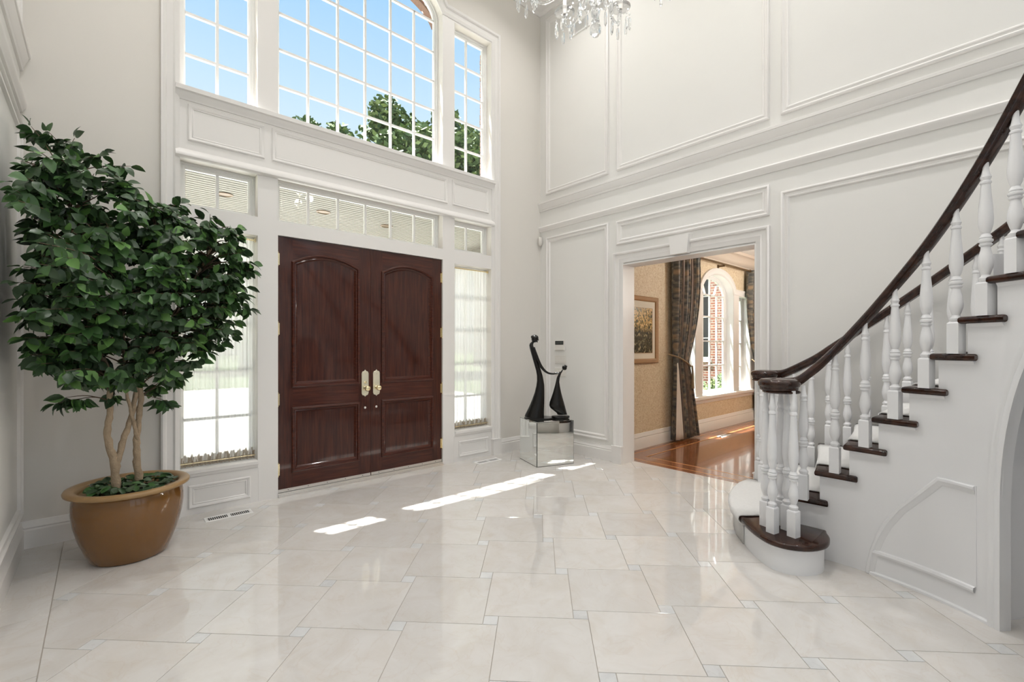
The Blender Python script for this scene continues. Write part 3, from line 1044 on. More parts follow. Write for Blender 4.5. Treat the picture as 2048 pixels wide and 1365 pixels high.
# ------------------------------------------------------------------ entrance doors
def door(name, label, x0, x1, hinge_left):
    e = empty(name, ((x0 + x1) / 2, .03, 0))
    struct(e, label)
    yf, yb = .020, .068
    zb, zt = .035, 2.466
    st = .135           # stile width
    pl, pr = x0 + st, x1 - st
    # stiles
    MB().box(x0, pl, yf, yb, zb, zt).build('stile', 'mahogany', e)
    MB().box(pr, x1, yf, yb, zb, zt).build('stile', 'mahogany', e)
    MB().box(pl, pr, yf, yb, zb, .222).build('bottom_rail', 'mahogany_rail', e)
    MB().box(pl, pr, yf, yb, .826, 1.038).build('lock_rail', 'mahogany_rail', e)
    # arched top rail
    n_ = 16
    arc = [(lerp(pl, pr, q / n_), 2.235 + .092 * (1 - (2 * q / n_ - 1) ** 2)) for q in range(n_ + 1)]
    MB().prism(arc + [(pr, zt), (pl, zt)], yf, yb, lambda u, v, w: (u, w, v)).build('top_rail', 'mahogany_rail', e)
    mo = [(-.012, 0), (-.012, .012), (-.002, .020), (.010, .018), (.018, .004), (.028, .006), (.036, -.004), (.046, -.013)]
    for poly in ([(pl, 1.038), (pr, 1.038)] + arc[::-1], [(pl, .222), (pr, .222), (pr, .826), (pl, .826)]):
        mf = lambda u, v, h: (u, yf - h, v)
        pan = MB()
        ins = offs(poly, .04)
        pan.prism(ins, yf + .012, yf + .03, lambda u, v, w: (u, w, v))
        po = pan.build('door_panel', 'mahogany', e)
        MB().loop(poly, mo, mf).build('panel_moulding', 'mahogany_rail', po, smooth=35)
    # hinges
    xh = x0 + .001 if hinge_left else x1 - .001
    for z in (2.25, 1.59, .92, .256):
        hb = MB()
        for q in range(5):
            hb.lathe([(.0085, 0), (.0085, .0215)], (xh, .010, z - .056 + q * .0225), 10)
        hb.lathe([(.004, -.012), (.007, -.006), (.004, 0)], (xh, .010, z - .056), 8)
        hb.lathe([(.004, 0), (.007, .006), (.004, .012)], (xh, .010, z + .056), 8)
        hb.box(xh - .016, xh + .016, .017, .0205, z - .055, z + .055)
        tag(hb.build('hinge', 'brass', e, smooth=40), 'brass butt hinge')
    # handle plate, knob, deadbolt and small button
    xp = (x1 - .053) if hinge_left else (x0 + .079)
    xp = -2.628 if hinge_left else -2.500
    sh = [(xp - .038, .925), (xp - .030, .905), (xp - .012, .900), (xp, .888), (xp + .012, .900), (xp + .030, .905), (xp + .038, .925),
          (xp + .038, 1.135), (xp + .030, 1.155), (xp + .012, 1.160), (xp, 1.175), (xp - .012, 1.160), (xp - .030, 1.155), (xp - .038, 1.135)]
    pb = MB().prism(sh, yf - .008, yf, lambda u, v, w: (u, w, v), levels=[(yf, 0), (yf - .005, 0), (yf - .008, .004)])
    pl_ = tag(pb.build('handle_plate', 'brass_plate', e), 'pale brass handle plate')
    Mx = Matrix.Rotation(PI / 2, 3, 'X')
    kb = MB().lathe([(.020, 0), (.022, .004), (.016, .010), (.010, .018), (.011, .034), (.022, .040), (.029, .052), (.030, .062), (.024, .072), (.010, .077), (.001, .078)], (xp, yf - .008, .978), 20, Mx)
    tag(kb.build('door_knob', 'brass', pl_, smooth=60), 'round brass door knob')
    if hinge_left:
        MB().lathe([(.015, 0), (.015, .006), (.011, .010), (.001, .011)], (xp, yf - .008, 1.042), 16, Mx).box(xp - .003, xp + .003, yf - .030, yf - .016, 1.031, 1.053).build('deadbolt', 'brass', pl_, smooth=40)
    for zz in (1.130, .922):
        MB().lathe([(.004, 0), (.004, .001), (.001, .002)], (xp, yf - .008, zz), 8, Mx).build('screw', 'brass', pl_)
    MB().lathe([(.012, 0), (.012, .004), (.008, .007), (.001, .008)], (xp, yf, .770), 16, Mx).build('peg', 'nickel', e, smooth=40)
    # metal sweep along the bottom with screws
    sw = tag(MB().box(x0 + .004, x1 - .004, yf - .005, yf, .038, .066).build('door_sweep', 'nickel', e), 'metal door sweep')
    for q in range(5):
        MB().lathe([(.004, 0), (.004, .002), (.001, .0025)], (lerp(x0, x1, (q + .5) / 5), yf - .005, .052), 8, Mx).build('screw', 'black', sw)
    return e
door('door_1', 'left leaf of the dark mahogany double entrance door', XC - .912, -2.5655, True)
door('door_2', 'right leaf of the dark mahogany double entrance door', -2.5635, XC + .912, False)
th = MB().box(XC - .913, XC + .913, -.03, .16, 0, .016).box(XC - .913, XC + .913, -.012, .10, .016, .030).box(XC - .913, XC + .913, .0, .012, .03, .035)
struct(th.build('door_threshold', 'nickel'), 'metal threshold under the entrance doors')
# astragal behind the joint keeps daylight out
struct(MB().box(-2.60, -2.53, .068, .08, .035, 2.466).build('door_astragal', 'mahogany'), 'astragal strip on the meeting doors')
struct(MB().loop([(XC - .914, 0), (XC + .914, 0), (XC + .914, 2.471), (XC - .914, 2.471)], [(0, -.19), (0, -.070), (.02, -.070), (.02, -.19), (0, -.19)], lambda u, v, h: (u, -h, v)).build('door_stop', 'frame'), 'white stop round the entrance doors')

# ------------------------------------------------------------------ porch and grounds outside
g = struct(MB().box(-60, 60, YE, 90, -.30, -.16).build('ground', 'lawn'), 'lawn in front of the house')
struct(MB().box(-22, 4.5, 3.2, 15, -.16, -.13).build('driveway', 'pave'), 'pale driveway in front of the porch')
struct(MB().box(XL - .4, WT + .4, YE, 3.2, -.30, -.06).build('porch_floor', 'pave'), 'stone floor of the porch')
pc = MB()
yy = YE
while yy < 3.1:
    pc.box(XL - .2, WT + .2, yy, yy + .058, 3.13, 3.15)
    yy += .076
pc.box(XL - .3, WT + .3, YE, 3.2, 3.15, 3.36)
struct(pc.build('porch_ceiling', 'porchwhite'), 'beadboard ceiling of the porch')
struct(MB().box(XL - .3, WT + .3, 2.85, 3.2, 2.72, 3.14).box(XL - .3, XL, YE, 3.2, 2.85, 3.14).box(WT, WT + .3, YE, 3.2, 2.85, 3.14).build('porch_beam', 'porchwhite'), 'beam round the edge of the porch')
for q, x in enumerate((XL + .1, XL + 1.0, -1.0 + .1, -.05)):
    col = MB().lathe([(.19, -.06), (.19, 0), (.16, .03), (.15, .08), (.145, 1.0), (.125, 2.55), (.15, 2.60), (.17, 2.66), (.17, 2.72)], (x, 3.02, 0), 20)
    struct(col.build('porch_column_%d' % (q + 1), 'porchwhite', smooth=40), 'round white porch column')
for x, y_ in ((-2.63, 1.25), (-1.72, 1.35), (-3.7, 1.3)):
    dl = MB().lathe([(.085, 0), (.085, -.008), (.070, -.012), (.062, -.004)], (x, y_, 3.13), 20)
    o = dl.build('recessed_light', 'rodwood', smooth=40)
    tag(o, {-2.63: 'recessed porch ceiling light seen through the transom centre', -1.72: 'recessed porch ceiling light at the right end of the transom', -3.7: 'recessed porch ceiling light over the left sidelight'}[x], 'light', 'recessed porch lights')

def leafball_tree(name, label, base, h, crown, seed, n_leaf, ls):
    rnd = random.Random(seed)
    e = empty(name, base)
    tag(e, label, 'tree', 'trees beyond the driveway')
    b = Vector(base)
    tr = MB()
    tr.tube([b, b + Vector((.1, 0, h * .3)), b + Vector((-.1, .1, h * .6)), b + Vector((0, 0, h * .85))], [.32, .24, .16, .05], 8)
    clumps = []
    for k_ in range(60):
        while True:
            p = Vector((rnd.uniform(-1, 1), rnd.uniform(-1, 1), rnd.uniform(-1, 1)))
            if .35 < p.length < 1:
                break
        c = b + Vector((p.x * crown[0], p.y * crown[1], h - crown[2] + p.z * crown[2]))
        clumps.append((c, rnd.uniform(.55, 1.1) * crown[0] * .36))
        q = b + Vector((0, 0, max(h * .35, c.z - b.z - crown[2] * .6)))
        tr.tube([q, (q + c) / 2 + Vector((0, 0, .2)), c], [.07, .05, .02], 5)
    tr.build('trunk', 'treebark', e, smooth=60)
    lv, lf, fm = [], [], []
    for c, r in clumps:
        for _ in range(n_leaf // len(clumps)):
            d = Vector((rnd.gauss(0, 1), rnd.gauss(0, 1), rnd.gauss(0, .8))).normalized() * r * rnd.uniform(.55, 1.05)
            p = c + d
            u = Vector((rnd.gauss(0, 1), rnd.gauss(0, 1), rnd.gauss(0, .6))).normalized()
            w = u.orthogonal().normalized()
            w.rotate(Matrix.Rotation(rnd.uniform(0, 6.28), 3, u))
            s_ = ls * rnd.uniform(.6, 1.3)
            k0 = len(lv)
            lv += [p - u * s_, p + w * s_ * .55, p + u * s_, p - w * s_ * .55]
            lf.append((k0, k0 + 1, k0 + 2, k0 + 3))
            fm.append(0 if rnd.random() < .6 else 1)
    mb = MB()
    mb.add(lv, lf)
    o = mb.build('foliage', None, e, mats=['treeleafA', 'treeleafB'], fm=fm, nonorm=True)
    o['kind'] = 'stuff'

leafball_tree('leafy_tree', 'tall leafy tree behind the right half of the arched window', (9.1, 18.6, -.2), 16.3, (3.7, 3.2, 5.0), 3, 26000, .20)
leafball_tree('leafy_tree', 'lower tree left of the tall one in the arched window', (6.5, 26.7, -.2), 16.2, (2.6, 2.6, 3.6), 5, 18000, .20)
leafball_tree('leafy_tree', 'tree showing through the upper right side window', (18.2, 25.4, -.2), 17.4, (2.7, 2.7, 4.4), 9, 18000, .20)
leafball_tree('leafy_tree', 'low tree far behind the left sidelight', (-9.5, 24, -.2), 6.0, (3.2, 2.5, 2.6), 12, 4000, .15)
leafball_tree('leafy_tree', 'low tree far behind the right sidelight', (1.5, 26, -.2), 6.5, (3.6, 2.5, 2.8), 15, 4000, .15)

# brick wing seen through the dining room windows
WX = 8.6
mw = MB().wall(-6, 5.2, -.2, 7, [(1.58, 2.38, 1.05, 3.55)], lambda u, v, w: (WX + w * .4, u, v))
wing = struct(mw.build('wall_wing', 'brick_y'), 'sunlit red brick wing seen through the dining room windows')
ww = window('window_12', 'sash window in the brick wing', 1.58, 2.38, 1.05, 3.55, [1.98], [1.68, 2.30, 2.92], lambda u, v, w: (WX + w, u, v), fw=.06, depth=(.08, .15))
MB().box(WX + .2, WX + .22, 1.48, 2.48, 1.0, 3.6).build('dark_interior', 'darkroom', ww)  # dark sheet stands in for the unlit room behind the panes
struct(MB().box(WX - .04, WX + .1, 1.50, 2.46, .97, 1.05).build('window_13', 'frame'), 'stone sill of the window in the brick wing')
for q, (x, y_, s_) in enumerate(((7.6, .7, .55), (7.9, 1.7, .45))):
    rnd = random.Random(40 + q)
    lv, lf, fm = [], [], []
    e = empty('shrub', (x, y_, -.16))
    tag(e, ['round green shrub low behind the arched dining window', 'smaller green shrub against the brick wing'][q], 'shrub')
    for _ in range(1500):
        d = Vector((rnd.gauss(0, 1), rnd.gauss(0, 1), abs(rnd.gauss(0, 1)))).normalized() * s_ * rnd.uniform(.7, 1)
        p = Vector((x, y_, -.1)) + Vector((d.x, d.y, d.z * 1.5))
        u = Vector((rnd.gauss(0, 1), rnd.gauss(0, 1), rnd.gauss(0, 1))).normalized() * .06
        w = u.orthogonal().normalized() * .03
        k0 = len(lv)
        lv += [p - u, p + w, p + u, p - w]
        lf.append((k0, k0 + 1, k0 + 2, k0 + 3))
        fm.append(rnd.choice((0, 1)))
    mb = MB()
    mb.add(lv, lf)
    o = mb.build('foliage', None, e, mats=['treeleafA', 'treeleafB'], fm=fm, nonorm=True)
    o['kind'] = 'stuff'
    MB().tube([(x, y_, -.16), (x + .02, y_, s_ * .8)], [.03, .015], 6).build('stem', 'treebark', e)

# ------------------------------------------------------------------ dining room
DX1 = 6.6
dfl = struct(MB().box(WT, DX1, -6.0, YD, -.16, -.002).build('floor_dining', 'parquet', origin=(WT, YD, -.16)), 'polished cherry strip floor of the dining room')
for q, (a, b, c, d, m_) in enumerate((
        (WT, WT + .10, OY0 - .4, YD, 'border_board'), (WT + .10, WT + .125, OY0 - .4, YD - .10, 'inlay'), (WT + .125, WT + .30, OY0 - .4, YD - .125, 'border_board'), (WT + .30, WT + .325, OY0 - .4, YD - .30, 'inlay'),
        (WT + .10, DX1, YD - .10, YD, 'border_board'), (WT + .10, DX1, YD - .125, YD - .10, 'inlay'), (WT + .125, DX1, YD - .30, YD - .125, 'border_board'), (WT + .30, DX1, YD - .325, YD - .30, 'inlay'))):
    MB().box(a, b, c, d, -.002, .0005 + q * .00005).build('inlay_strip' if m_ == 'inlay' else 'border_board', m_, dfl)
AX0, AX1, ASP, ARS = 2.69, 3.89, 2.33, .34
DH = [(AX0, AX1, .60, ASP + ARS), (1.95, 2.45, .60, 2.36), (4.12, 4.64, .60, 2.36)]
mw = MB().wall(WT, DX1, 0, DZC, DH, lambda u, v, w: (u, YD + w * .185, v))
arch = ellarch((AX0 + AX1) / 2, .60, ARS, ASP)
for i in range(len(arch) - 1):
    (a, b), (c, d) = arch[i], arch[i + 1]
    for q in (YD, YD + .185):
        mw.add([(a, q, b), (c, q, d), (c, q, ASP + ARS), (a, q, ASP + ARS)], [(0, 1, 2, 3)])
    mw.add([(a, YD, b), (c, YD, d), (c, YD + .185, d), (a, YD + .185, b)], [(0, 1, 2, 3)])
struct(mw.build('wall_dining_window', 'paper'), 'gold damask wallpapered window wall of the dining room')
struct(MB().box(DX1, DX1 + .2, -6.0, YD + .3, 0, DZC).build('wall_dining_right', 'paper'), 'far wall of the dining room')
struct(MB().box(WT, DX1 + .2, -6.2, -6.0, 0, DZC).build('wall_dining_back', 'paper'), 'back wall of the dining room')
struct(MB().box(WT, DX1 + .2, -6.2, YD + .3, DZC, DZC + .25).build('ceiling_dining', 'ceiling'), 'white ceiling of the dining room')
DCR = [(0, 0), (.012, 0), (.02, .04), (.05, .06), (.07, .11), (.11, .16), (.13, .19), (.15, .20), (.16, .245), (0, .245)]
mb = MB().loop([(WT, -6.0), (DX1, -6.0), (DX1, YD), (WT, YD)], DCR, lambda u, v, h: (u, v, DZC - .245 + h))
struct(mb.build('trim_dining_crown', 'crownbeige', smooth=40), 'taupe crown moulding of the dining room')
baseboard('baseboard_dining', (WT, YD, 0), (DX1, YD, 0), (0, -1, 0), 1.15)
def mdi(u, v, w): return (u, YD + w, v)
window('window_9', 'arched window of the dining room', AX0, AX1, .60, ASP, [AX0 + .06 + .27 * q for q in (1, 2, 3)], [1.09, 1.52, 1.95], mdi, fw=.06, depth=(.12, .19), archrise=ARS, radial=(.28, .5, .72), arcs=True, mun=.024)
window('window_10', 'narrow sash window beside the left dining curtain', 1.95, 2.45, .60, 2.36, [2.20], [1.04, 1.48, 1.92], mdi, fw=.05, depth=(.12, .19), mun=.024)
window('window_11', 'narrow sash window beside the right dining curtain', 4.12, 4.64, .60, 2.36, [4.38], [1.04, 1.48, 1.92], mdi, fw=.05, depth=(.12, .19), mun=.024)
aq = ellarch((AX0 + AX1) / 2, .71, ARS + .11, ASP, 30)
aq = [p for p in aq if p[1] > 2.46]
path = [(1.84, .60), (1.84, 2.46)] + aq + [(4.75, 2.46), (4.75, .60)]
trim(TRIMK, MB().loop(path[::-1], [(0, 0), (0, .03), (.012, .034), (.03, .02), (.07, .016), (.09, .022), (.108, .012), (.108, 0)], mdin, closed=False), label='white casing round the dining room windows'); TRIMK += 1
for a, b in ((2.452, 2.688), (3.892, 4.118)):
    trim(TRIMK, MB().box(a, b, YD - .012, YD, .60, 2.36), smooth=None, label='white mullion post between the dining room windows'); TRIMK += 1
for (a, b, c, d) in DH:   # painted reveals
    if a == AX0:
        outl = [(a, c), (b, c)] + ellarch((a + b) / 2, .60, ARS, ASP)[::-1]
    else:
        outl = [(a, c), (b, c), (b, d), (a, d)]
    trim(TRIMK, MB().loop(outl, [(0, -.004), (.004, -.004), (.004, .12), (0, .12)], lambda u, v, h: (u, YD + h, v)), mat='frame', label='white painted reveal of a dining room window'); TRIMK += 1
trim(TRIMK, hmould(MB(), 1.78, 4.81, [(.48, 0), (.485, .014), (.53, .02), (.55, .05), (.59, .055), (.60, .05), (.60, -.12)], mdin), label='white stool and apron under the dining room windows'); TRIMK += 1

# framed print
pe = empty('framed_picture', (.925, YD - .02, 1.187))
tag(pe, 'gilt framed print of a villa with cream mat on dining room wall', 'picture')
MB().loop([(.555, 1.187), (1.297, 1.187), (1.297, 2.125), (.555, 2.125)], [(0, .002), (0, .03), (.012, .04), (.03, .034), (.05, .03), (.062, .022), (.066, .018), (.066, .002), (0, .002)], mdin).build('picture_frame', 'gold_frame', pe, smooth=30)
MB().box(.61, 1.24, YD - .012, YD - .002, 1.24, 2.07).build('mat_board', 'mat_board', pe)
MB().box(.69, 1.158, YD - .014, YD - .012, 1.335, 1.962).build('print', 'painting', pe)
MB().loop([(.685, 1.33), (1.163, 1.33), (1.163, 1.967), (.685, 1.967)], [(0, .012), (0, .016), (.006, .016), (.006, .012)], mdin).build('fillet', 'gold_frame', pe)

# curtain rod, drapes
re_ = empty('curtain_rod', (3.2, YD - .09, 2.83))
tag(re_, 'bronze curtain rod under the dining room crown moulding', 'curtain rod')
MB().tube([(1.5, YD - .10, 2.845), (4.95, YD - .10, 2.845)], .018, 12).build('rod', 'rodwood', re_, smooth=60)
for x in (1.48, 4.97):
    MB().lathe([(.01, -.05), (.035, -.03), (.04, 0), (.03, .03), (.005, .05)], (x, YD - .10, 2.845), 12, Matrix.Rotation(PI / 2, 3, 'Y')).build('finial', 'rodwood', re_, smooth=60)
for x in (3.27, 1.7, 4.8):
    MB().box(x - .015, x + .015, YD - .12, YD - .0005, 2.80, 2.825).box(x - .02, x + .02, YD - .016, YD - .0005, 2.74, 2.84).build('bracket', 'rodwood', re_)

def drape(name, label, x0, x1, tie_x0, tie_x1, tie_z, zt, zb, mirror):
    """gathered drape held back by a tie: edge lines bend towards the tie"""
    nu, nv = 72, 44
    e = empty(name, ((x0 + x1) / 2, YD - .1, zb))
    tag(e, label, 'curtain')
    mb = MB()
    uv = []
    folds = 9
    for j in range(nv + 1):
        t = j / nv
        z = lerp(zt, zb, t)
        if z > tie_z:
            k_ = ((zt - z) / (zt - tie_z))
            s_ = k_ ** 2.2
            a, b = lerp(x0, tie_x0, s_), lerp(x1, tie_x1, s_)
            bul = math.sin(PI * min(1, k_)) * .10
            if mirror:
                a -= bul * .6
            else:
                b += bul * .6
            amp = lerp(.045, .030, s_)
        else:
            k_ = (tie_z - z) / (tie_z - zb)
            s_ = k_ ** .8
            a, b = lerp(tie_x0, x0 + (.42 if mirror else .02), s_), lerp(tie_x1, x1 - (.02 if mirror else .08), s_)
            amp = lerp(.030, .055, s_)
        head = max(0, 1 - (zt - z) / .12)
        for i in range(nu + 1):
            u = i / nu
            ph = 2 * PI * folds * u
            dy = amp * math.sin(ph + .6 * math.sin(3 * t)) + .3 * amp * math.sin(2.3 * ph + 4 * t)
            dx = .008 * math.sin(1.7 * ph)
            mb.v.append((lerp(a, b, u) + dx, YD - .10 + dy * (1 + .3 * head), z))
            uv.append((u * .8, (zt - z)))
    for j in range(nv):
        for i in range(nu):
            p = j * (nu + 1) + i
            mb.f.append((p, p + 1, p + nu + 2, p + nu + 1))
    mb.uv = uv
    o = mb.build('drape_cloth', 'drape', e, smooth=180)
    so = o.modifiers.new('thick', 'SOLIDIFY')
    so.thickness = .006
    # lining visible at the wall side edge below the tie
    side = -1 if not mirror else 1
    xe = x0 if not mirror else x1
    lb = MB()
    for j in range(13):
        t = j / 12
        z = lerp(tie_z - .02, zb + .01, t)
        w = lerp(.02, .19, t ** .9)
        for i in range(9):
            u = i / 8
            xx = (tie_x0 - .02 + u * w - .03 * t) if not mirror else (tie_x1 + .02 - u * w + .03 * t)
            lb.v.append((xx, YD - .155 + .018 * math.sin(u * 11) * t, z))
    for j in range(12):
        for i in range(8):
            p = j * 9 + i
            lb.f.append((p, p + 1, p + 10, p + 9))
    l_ = lb.build('lining', 'backing', e, smooth=180)
    l_.modifiers.new('thick', 'SOLIDIFY').thickness = .004
    xs = (tie_x0 - .05, tie_x1 + .02) if not mirror else (tie_x1 + .05, tie_x0 - .02)
    pth = catmull([(xs[0], YD - .02, tie_z + .11), (lerp(*xs, .2), YD - .15, tie_z + .06), (lerp(*xs, .6), YD - .175, tie_z - .02), (xs[1], YD - .14, tie_z - .08), (xs[1] + (.02 if not mirror else -.02), YD - .06, tie_z - .02)], 6)
    MB().tube(pth, .013, 8).build('tieback', 'cord', e, smooth=60)
    MB().tube([(xs[1], YD - .165, tie_z - .07), (xs[1], YD - .17, tie_z - .22), (xs[1], YD - .17, tie_z - .42)], [.012, .016, .03], 8).build('tassel', 'cord', e, smooth=60)
    for q in range(8):
        MB().lathe([(.020, -.004), (.028, -.004), (.028, .004), (.020, .004)], (lerp(x0 + .03, x1 - .03, q / 7), YD - .10, 2.845), 10, Matrix.Rotation(PI / 2, 3, 'Y')).build('curtain_ring', 'rodwood', e)
    return e
drape('drape', 'dark floral drape tied back left of the arched dining window', 1.60, 2.36, 1.62, 2.02, 1.20, 2.86, .03, False)
drape('drape', 'dark floral drape hanging at the right dining window behind the stair rail', 4.36, 5.0, 4.62, 4.95, 1.20, 2.86, .03, True)

e = empty('dining_fill_lamp', (3.6, -3.6, DZC))  # out-of-view lamp added to brighten the dining room
tag(e, 'brass fill lamp with glass bowl added unseen in the dining room', 'lamp')
MB().lathe([(.08, DZC), (.08, DZC - .02), (.012, DZC - .05), (.010, DZC - .55), (.03, DZC - .58), (.012, DZC - .62)], (3.6, -3.6, 0), 16).build('stem', 'brass', e, smooth=50)
MB().lathe([(.01, DZC - .95), (.12, DZC - .93), (.22, DZC - .85), (.26, DZC - .74), (.27, DZC - .73), (.27, DZC - .72), (.255, DZC - .73), (.21, DZC - .84), (.01, DZC - .93)], (3.6, -3.6, 0), 28).build('glass_bowl', 'sheer', e, smooth=60)
MB().lathe([(.012, DZC - .62), (.03, DZC - .68), (.045, DZC - .74), (.03, DZC - .80), (.002, DZC - .81)], (3.6, -3.6, 0), 16).build('bulb', 'bulb', e, smooth=60)
ld = bpy.data.lights.new('dining_fill_light', 'POINT')
ld.energy = 250.0
ld.shadow_soft_size = .10
ld.color = (1.0, .95, .88)
lo = bpy.data.objects.new('dining_fill_light', ld)
COL.objects.link(lo)
lo.parent = e
lo.location = (0, 0, -.70)

def floor_vent(label, x0, x1, y0, y1, bars=22, dark=True, z=0.0005):
    e = empty('floor_vent', ((x0 + x1) / 2, (y0 + y1) / 2, z))
    tag(e, label, 'vent', 'floor vents')
    MB().loop([(x0, y0), (x1, y0), (x1, y1), (x0, y1)], [(0, z), (.004, z + .004), (.02, z + .004), (.024, z + .001)], lambda u, v, h: (u, v, h)).build('vent_frame', 'frame', e)
    MB().box(x0 + .02, x1 - .02, y0 + .02, y1 - .02, z, z + .0005).build('vent_well', 'vent_shade', e)  # flat dark sheet, its colour stands in for shade between the slats
    b0 = None
    for q in range(bars):
        x = lerp(x0 + .026, x1 - .026, q / (bars - 1))
        if b0 is None:
            b0 = MB().box(x - .0018, x + .0018, y0 + .02, y1 - .02, z, z + .0036).build('vent_slat', 'frame', e)
        else:
            dup(b0, (x, ORG[b0.name][1], ORG[b0.name][2]), e)
    MB().box((x0 + x1) / 2 - .012, (x0 + x1) / 2 + .012, y0 + .02, y1 - .02, z, z + .004).build('vent_divider', 'frame', e)
floor_vent('white slotted floor vent below the left sidelight', -4.105, -3.755, -.285, -.165)
floor_vent('white slotted floor vent below the right sidelight', -1.325, -.965, -.285, -.165)
floor_vent('small floor vent in the cherry wood floor near the drape', 2.55, 2.85, -1.50, -1.40, 14, z=.001)

# ------------------------------------------------------------------ sheer curtains in the sidelights
def sheer(label, x0, x1):
    xc = (x0 + x1) / 2
    e = empty('sheer_curtain', (xc, .08, .39))
    tag(e, label, 'curtain', 'sheer sidelight curtains')
    rnd = random.Random(int(abs(x0 * 100)))
    nu, nv = 150, 40
    ph = [rnd.uniform(0, 6.28) for _ in range(5)]
    def sheet(z0, z1, amp, flare, yo=0.0, jag=0.0):
        mb = MB()
        for j in range(nv + 1):
            t = j / nv
            for i in range(nu + 1):
                u = i / nu
                q = 2 * PI * u
                z = lerp(z0 + jag * (math.sin(11 * q + ph[4]) * .6 + math.sin(23 * q) * .4), z1, t)
                dy = amp * (math.sin(19 * q + ph[0] + .8 * math.sin(2 * t + ph[3])) * .6 + math.sin(31 * q + ph[1] + t) * .3 + math.sin(8 * q + ph[2] - t) * .35)
                mb.v.append((lerp(x0 + .012, x1 - .012, u) + .002 * math.sin(23 * q), .075 + yo + dy * flare(t), z))
        for j in range(nv):
            for i in range(nu):
                p = j * (nu + 1) + i
                mb.f.append((p, p + 1, p + nu + 2, p + nu + 1))
        return mb
    sheet(2.415, .43, .011, lambda t: 1 + .2 * math.sin(3 * t)).build('sheer_cloth', 'sheer', e, smooth=180)
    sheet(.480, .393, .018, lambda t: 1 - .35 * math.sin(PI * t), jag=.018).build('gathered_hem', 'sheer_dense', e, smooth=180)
    MB().tube([(x0 + .004, .068, 2.405), (x1 - .004, .068, 2.405)], .008, 10).build('curtain_rod', 'brass', e, smooth=60)
    MB().tube([(x0 + .004, .068, .420), (x1 - .004, .068, .420)], .005, 8).build('lower_rod', 'brass', e, smooth=60)
    for x in (x0 + .008, x1 - .008):
        MB().box(x - .007, x + .007, .055, .11, 2.39, 2.42).build('rod_bracket', 'brass', e)
sheer('white sheer curtain in the left sidelight behind the potted tree', *SIDE[0])
sheer('white sheer curtain in the right sidelight', *SIDE[1])

# ------------------------------------------------------------------ planter and tree
PX, PY = -4.585, -.595
pe = empty('planter', (PX, PY, 0))
tag(pe, 'glossy ochre ceramic planter pot with flared rim', 'planter')
MB().lathe([(.17, 0), (.200, .0), (.212, .012), (.236, .07), (.268, .16), (.292, .26), (.302, .34), (.300, .40), (.290, .445), (.284, .455),
            (.268, .455), (.268, .42)], (PX, PY, 0), 56).build('pot_body', 'pot', pe, smooth=50)
MB().lathe([(.268, .44), (.285, .446), (.318, .452), (.336, .462), (.339, .475), (.332, .486), (.310, .490), (.286, .484), (.272, .472), (.266, .445)], (PX, PY, 0), 56).build('rim', 'pot_rim', pe, smooth=50)
MB().lathe([(.002, .448), (.12, .446), (.22, .438), (.270, .43), (.270, .40), (.002, .40)], (PX, PY, 0), 40).build('soil', 'soil', pe, smooth=50)

def leaf_mesh(L, Wd, curl, fold):
    """pointed oval leaf along +X, folded along the midrib"""
    st = [(0, 0), (.10, .45), (.28, .92), (.5, 1.0), (.72, .74), (.90, .30), (1.0, 0)]
    vs_, fs = [], []
    for t, w in st:
        x = t * L
        z = -curl * L * t * t
        hw = w * Wd / 2
        vs_ += [(x, -hw, z + fold * hw), (x, 0, z), (x, hw, z + fold * hw)]
    for i in range(len(st) - 1):
        a = 3 * i
        fs += [(a, a + 1, a + 4, a + 3), (a + 1, a + 2, a + 5, a + 4)]
    return vs_, fs

LEAF = [leaf_mesh(.088, .058, .22, .28), leaf_mesh(.080, .053, .36, .22), leaf_mesh(.094, .057, .10, .34), leaf_mesh(.074, .050, .28, .2)]
LEAFME = {}
for li, (vs_, fs) in enumerate(LEAF):
    for mn in ('leafA', 'leafB', 'leafC'):
        me = bpy.data.meshes.new('leaf')
        me.from_pydata(vs_, [], fs)
        me.materials.append(M[mn])
        me.shade_smooth()
        LEAFME[li, mn] = me

te = empty('potted_tree', (PX, PY, .44))
tag(te, 'leafy green tree with three pale stems growing in the ochre planter', 'tree')
rnd = random.Random(21)
def P3(x, z, y=-.6): return Vector((x, y, z))
stems = [
    [(-4.655, -.62, .42), (-4.665, -.62, .62), (-4.700, -.63, .82), (-4.690, -.63, 1.00), (-4.70, -.62, 1.25), (-4.80, -.64, 1.65), (-4.86, -.66, 2.1), (-4.90, -.64, 2.5)],
    [(-4.660, -.615, .60), (-4.625, -.60, .76), (-4.575, -.58, .95), (-4.545, -.57, 1.15), (-4.50, -.60, 1.5), (-4.44, -.66, 1.9), (-4.46, -.70, 2.3)],
    [(-4.525, -.55, .42), (-4.545, -.555, .62), (-4.545, -.56, .80), (-4.525, -.57, 1.05), (-4.52, -.575, 1.25), (-4.36, -.58, 1.6), (-4.20, -.60, 1.95), (-4.08, -.62, 2.25)],
    [(-4.535, -.56, .74), (-4.565, -.60, .90), (-4.60, -.63, 1.10), (-4.62, -.70, 1.4), (-4.62, -.82, 1.8)]]
rads = [(.028, .008), (.023, .008), (.026, .008), (.014, .006)]
stem_pts = []
for p, (a, b) in zip(stems, rads):
    c = catmull(p, 7)
    c = [q + Vector((rnd.uniform(-.003, .003), rnd.uniform(-.003, .003), 0)) for q in c]
    rr = [lerp(a, b, (i / (len(c) - 1)) ** .8) * (1 + .10 * math.sin(i * 2.1)) for i in range(len(c))]
    o = MB().tube(c, rr, 12).build('stem', 'bark', te, smooth=70)
    tag(o, 'pale knobbly bark stem')
    stem_pts += [q for q in c if q.z > 1.05]

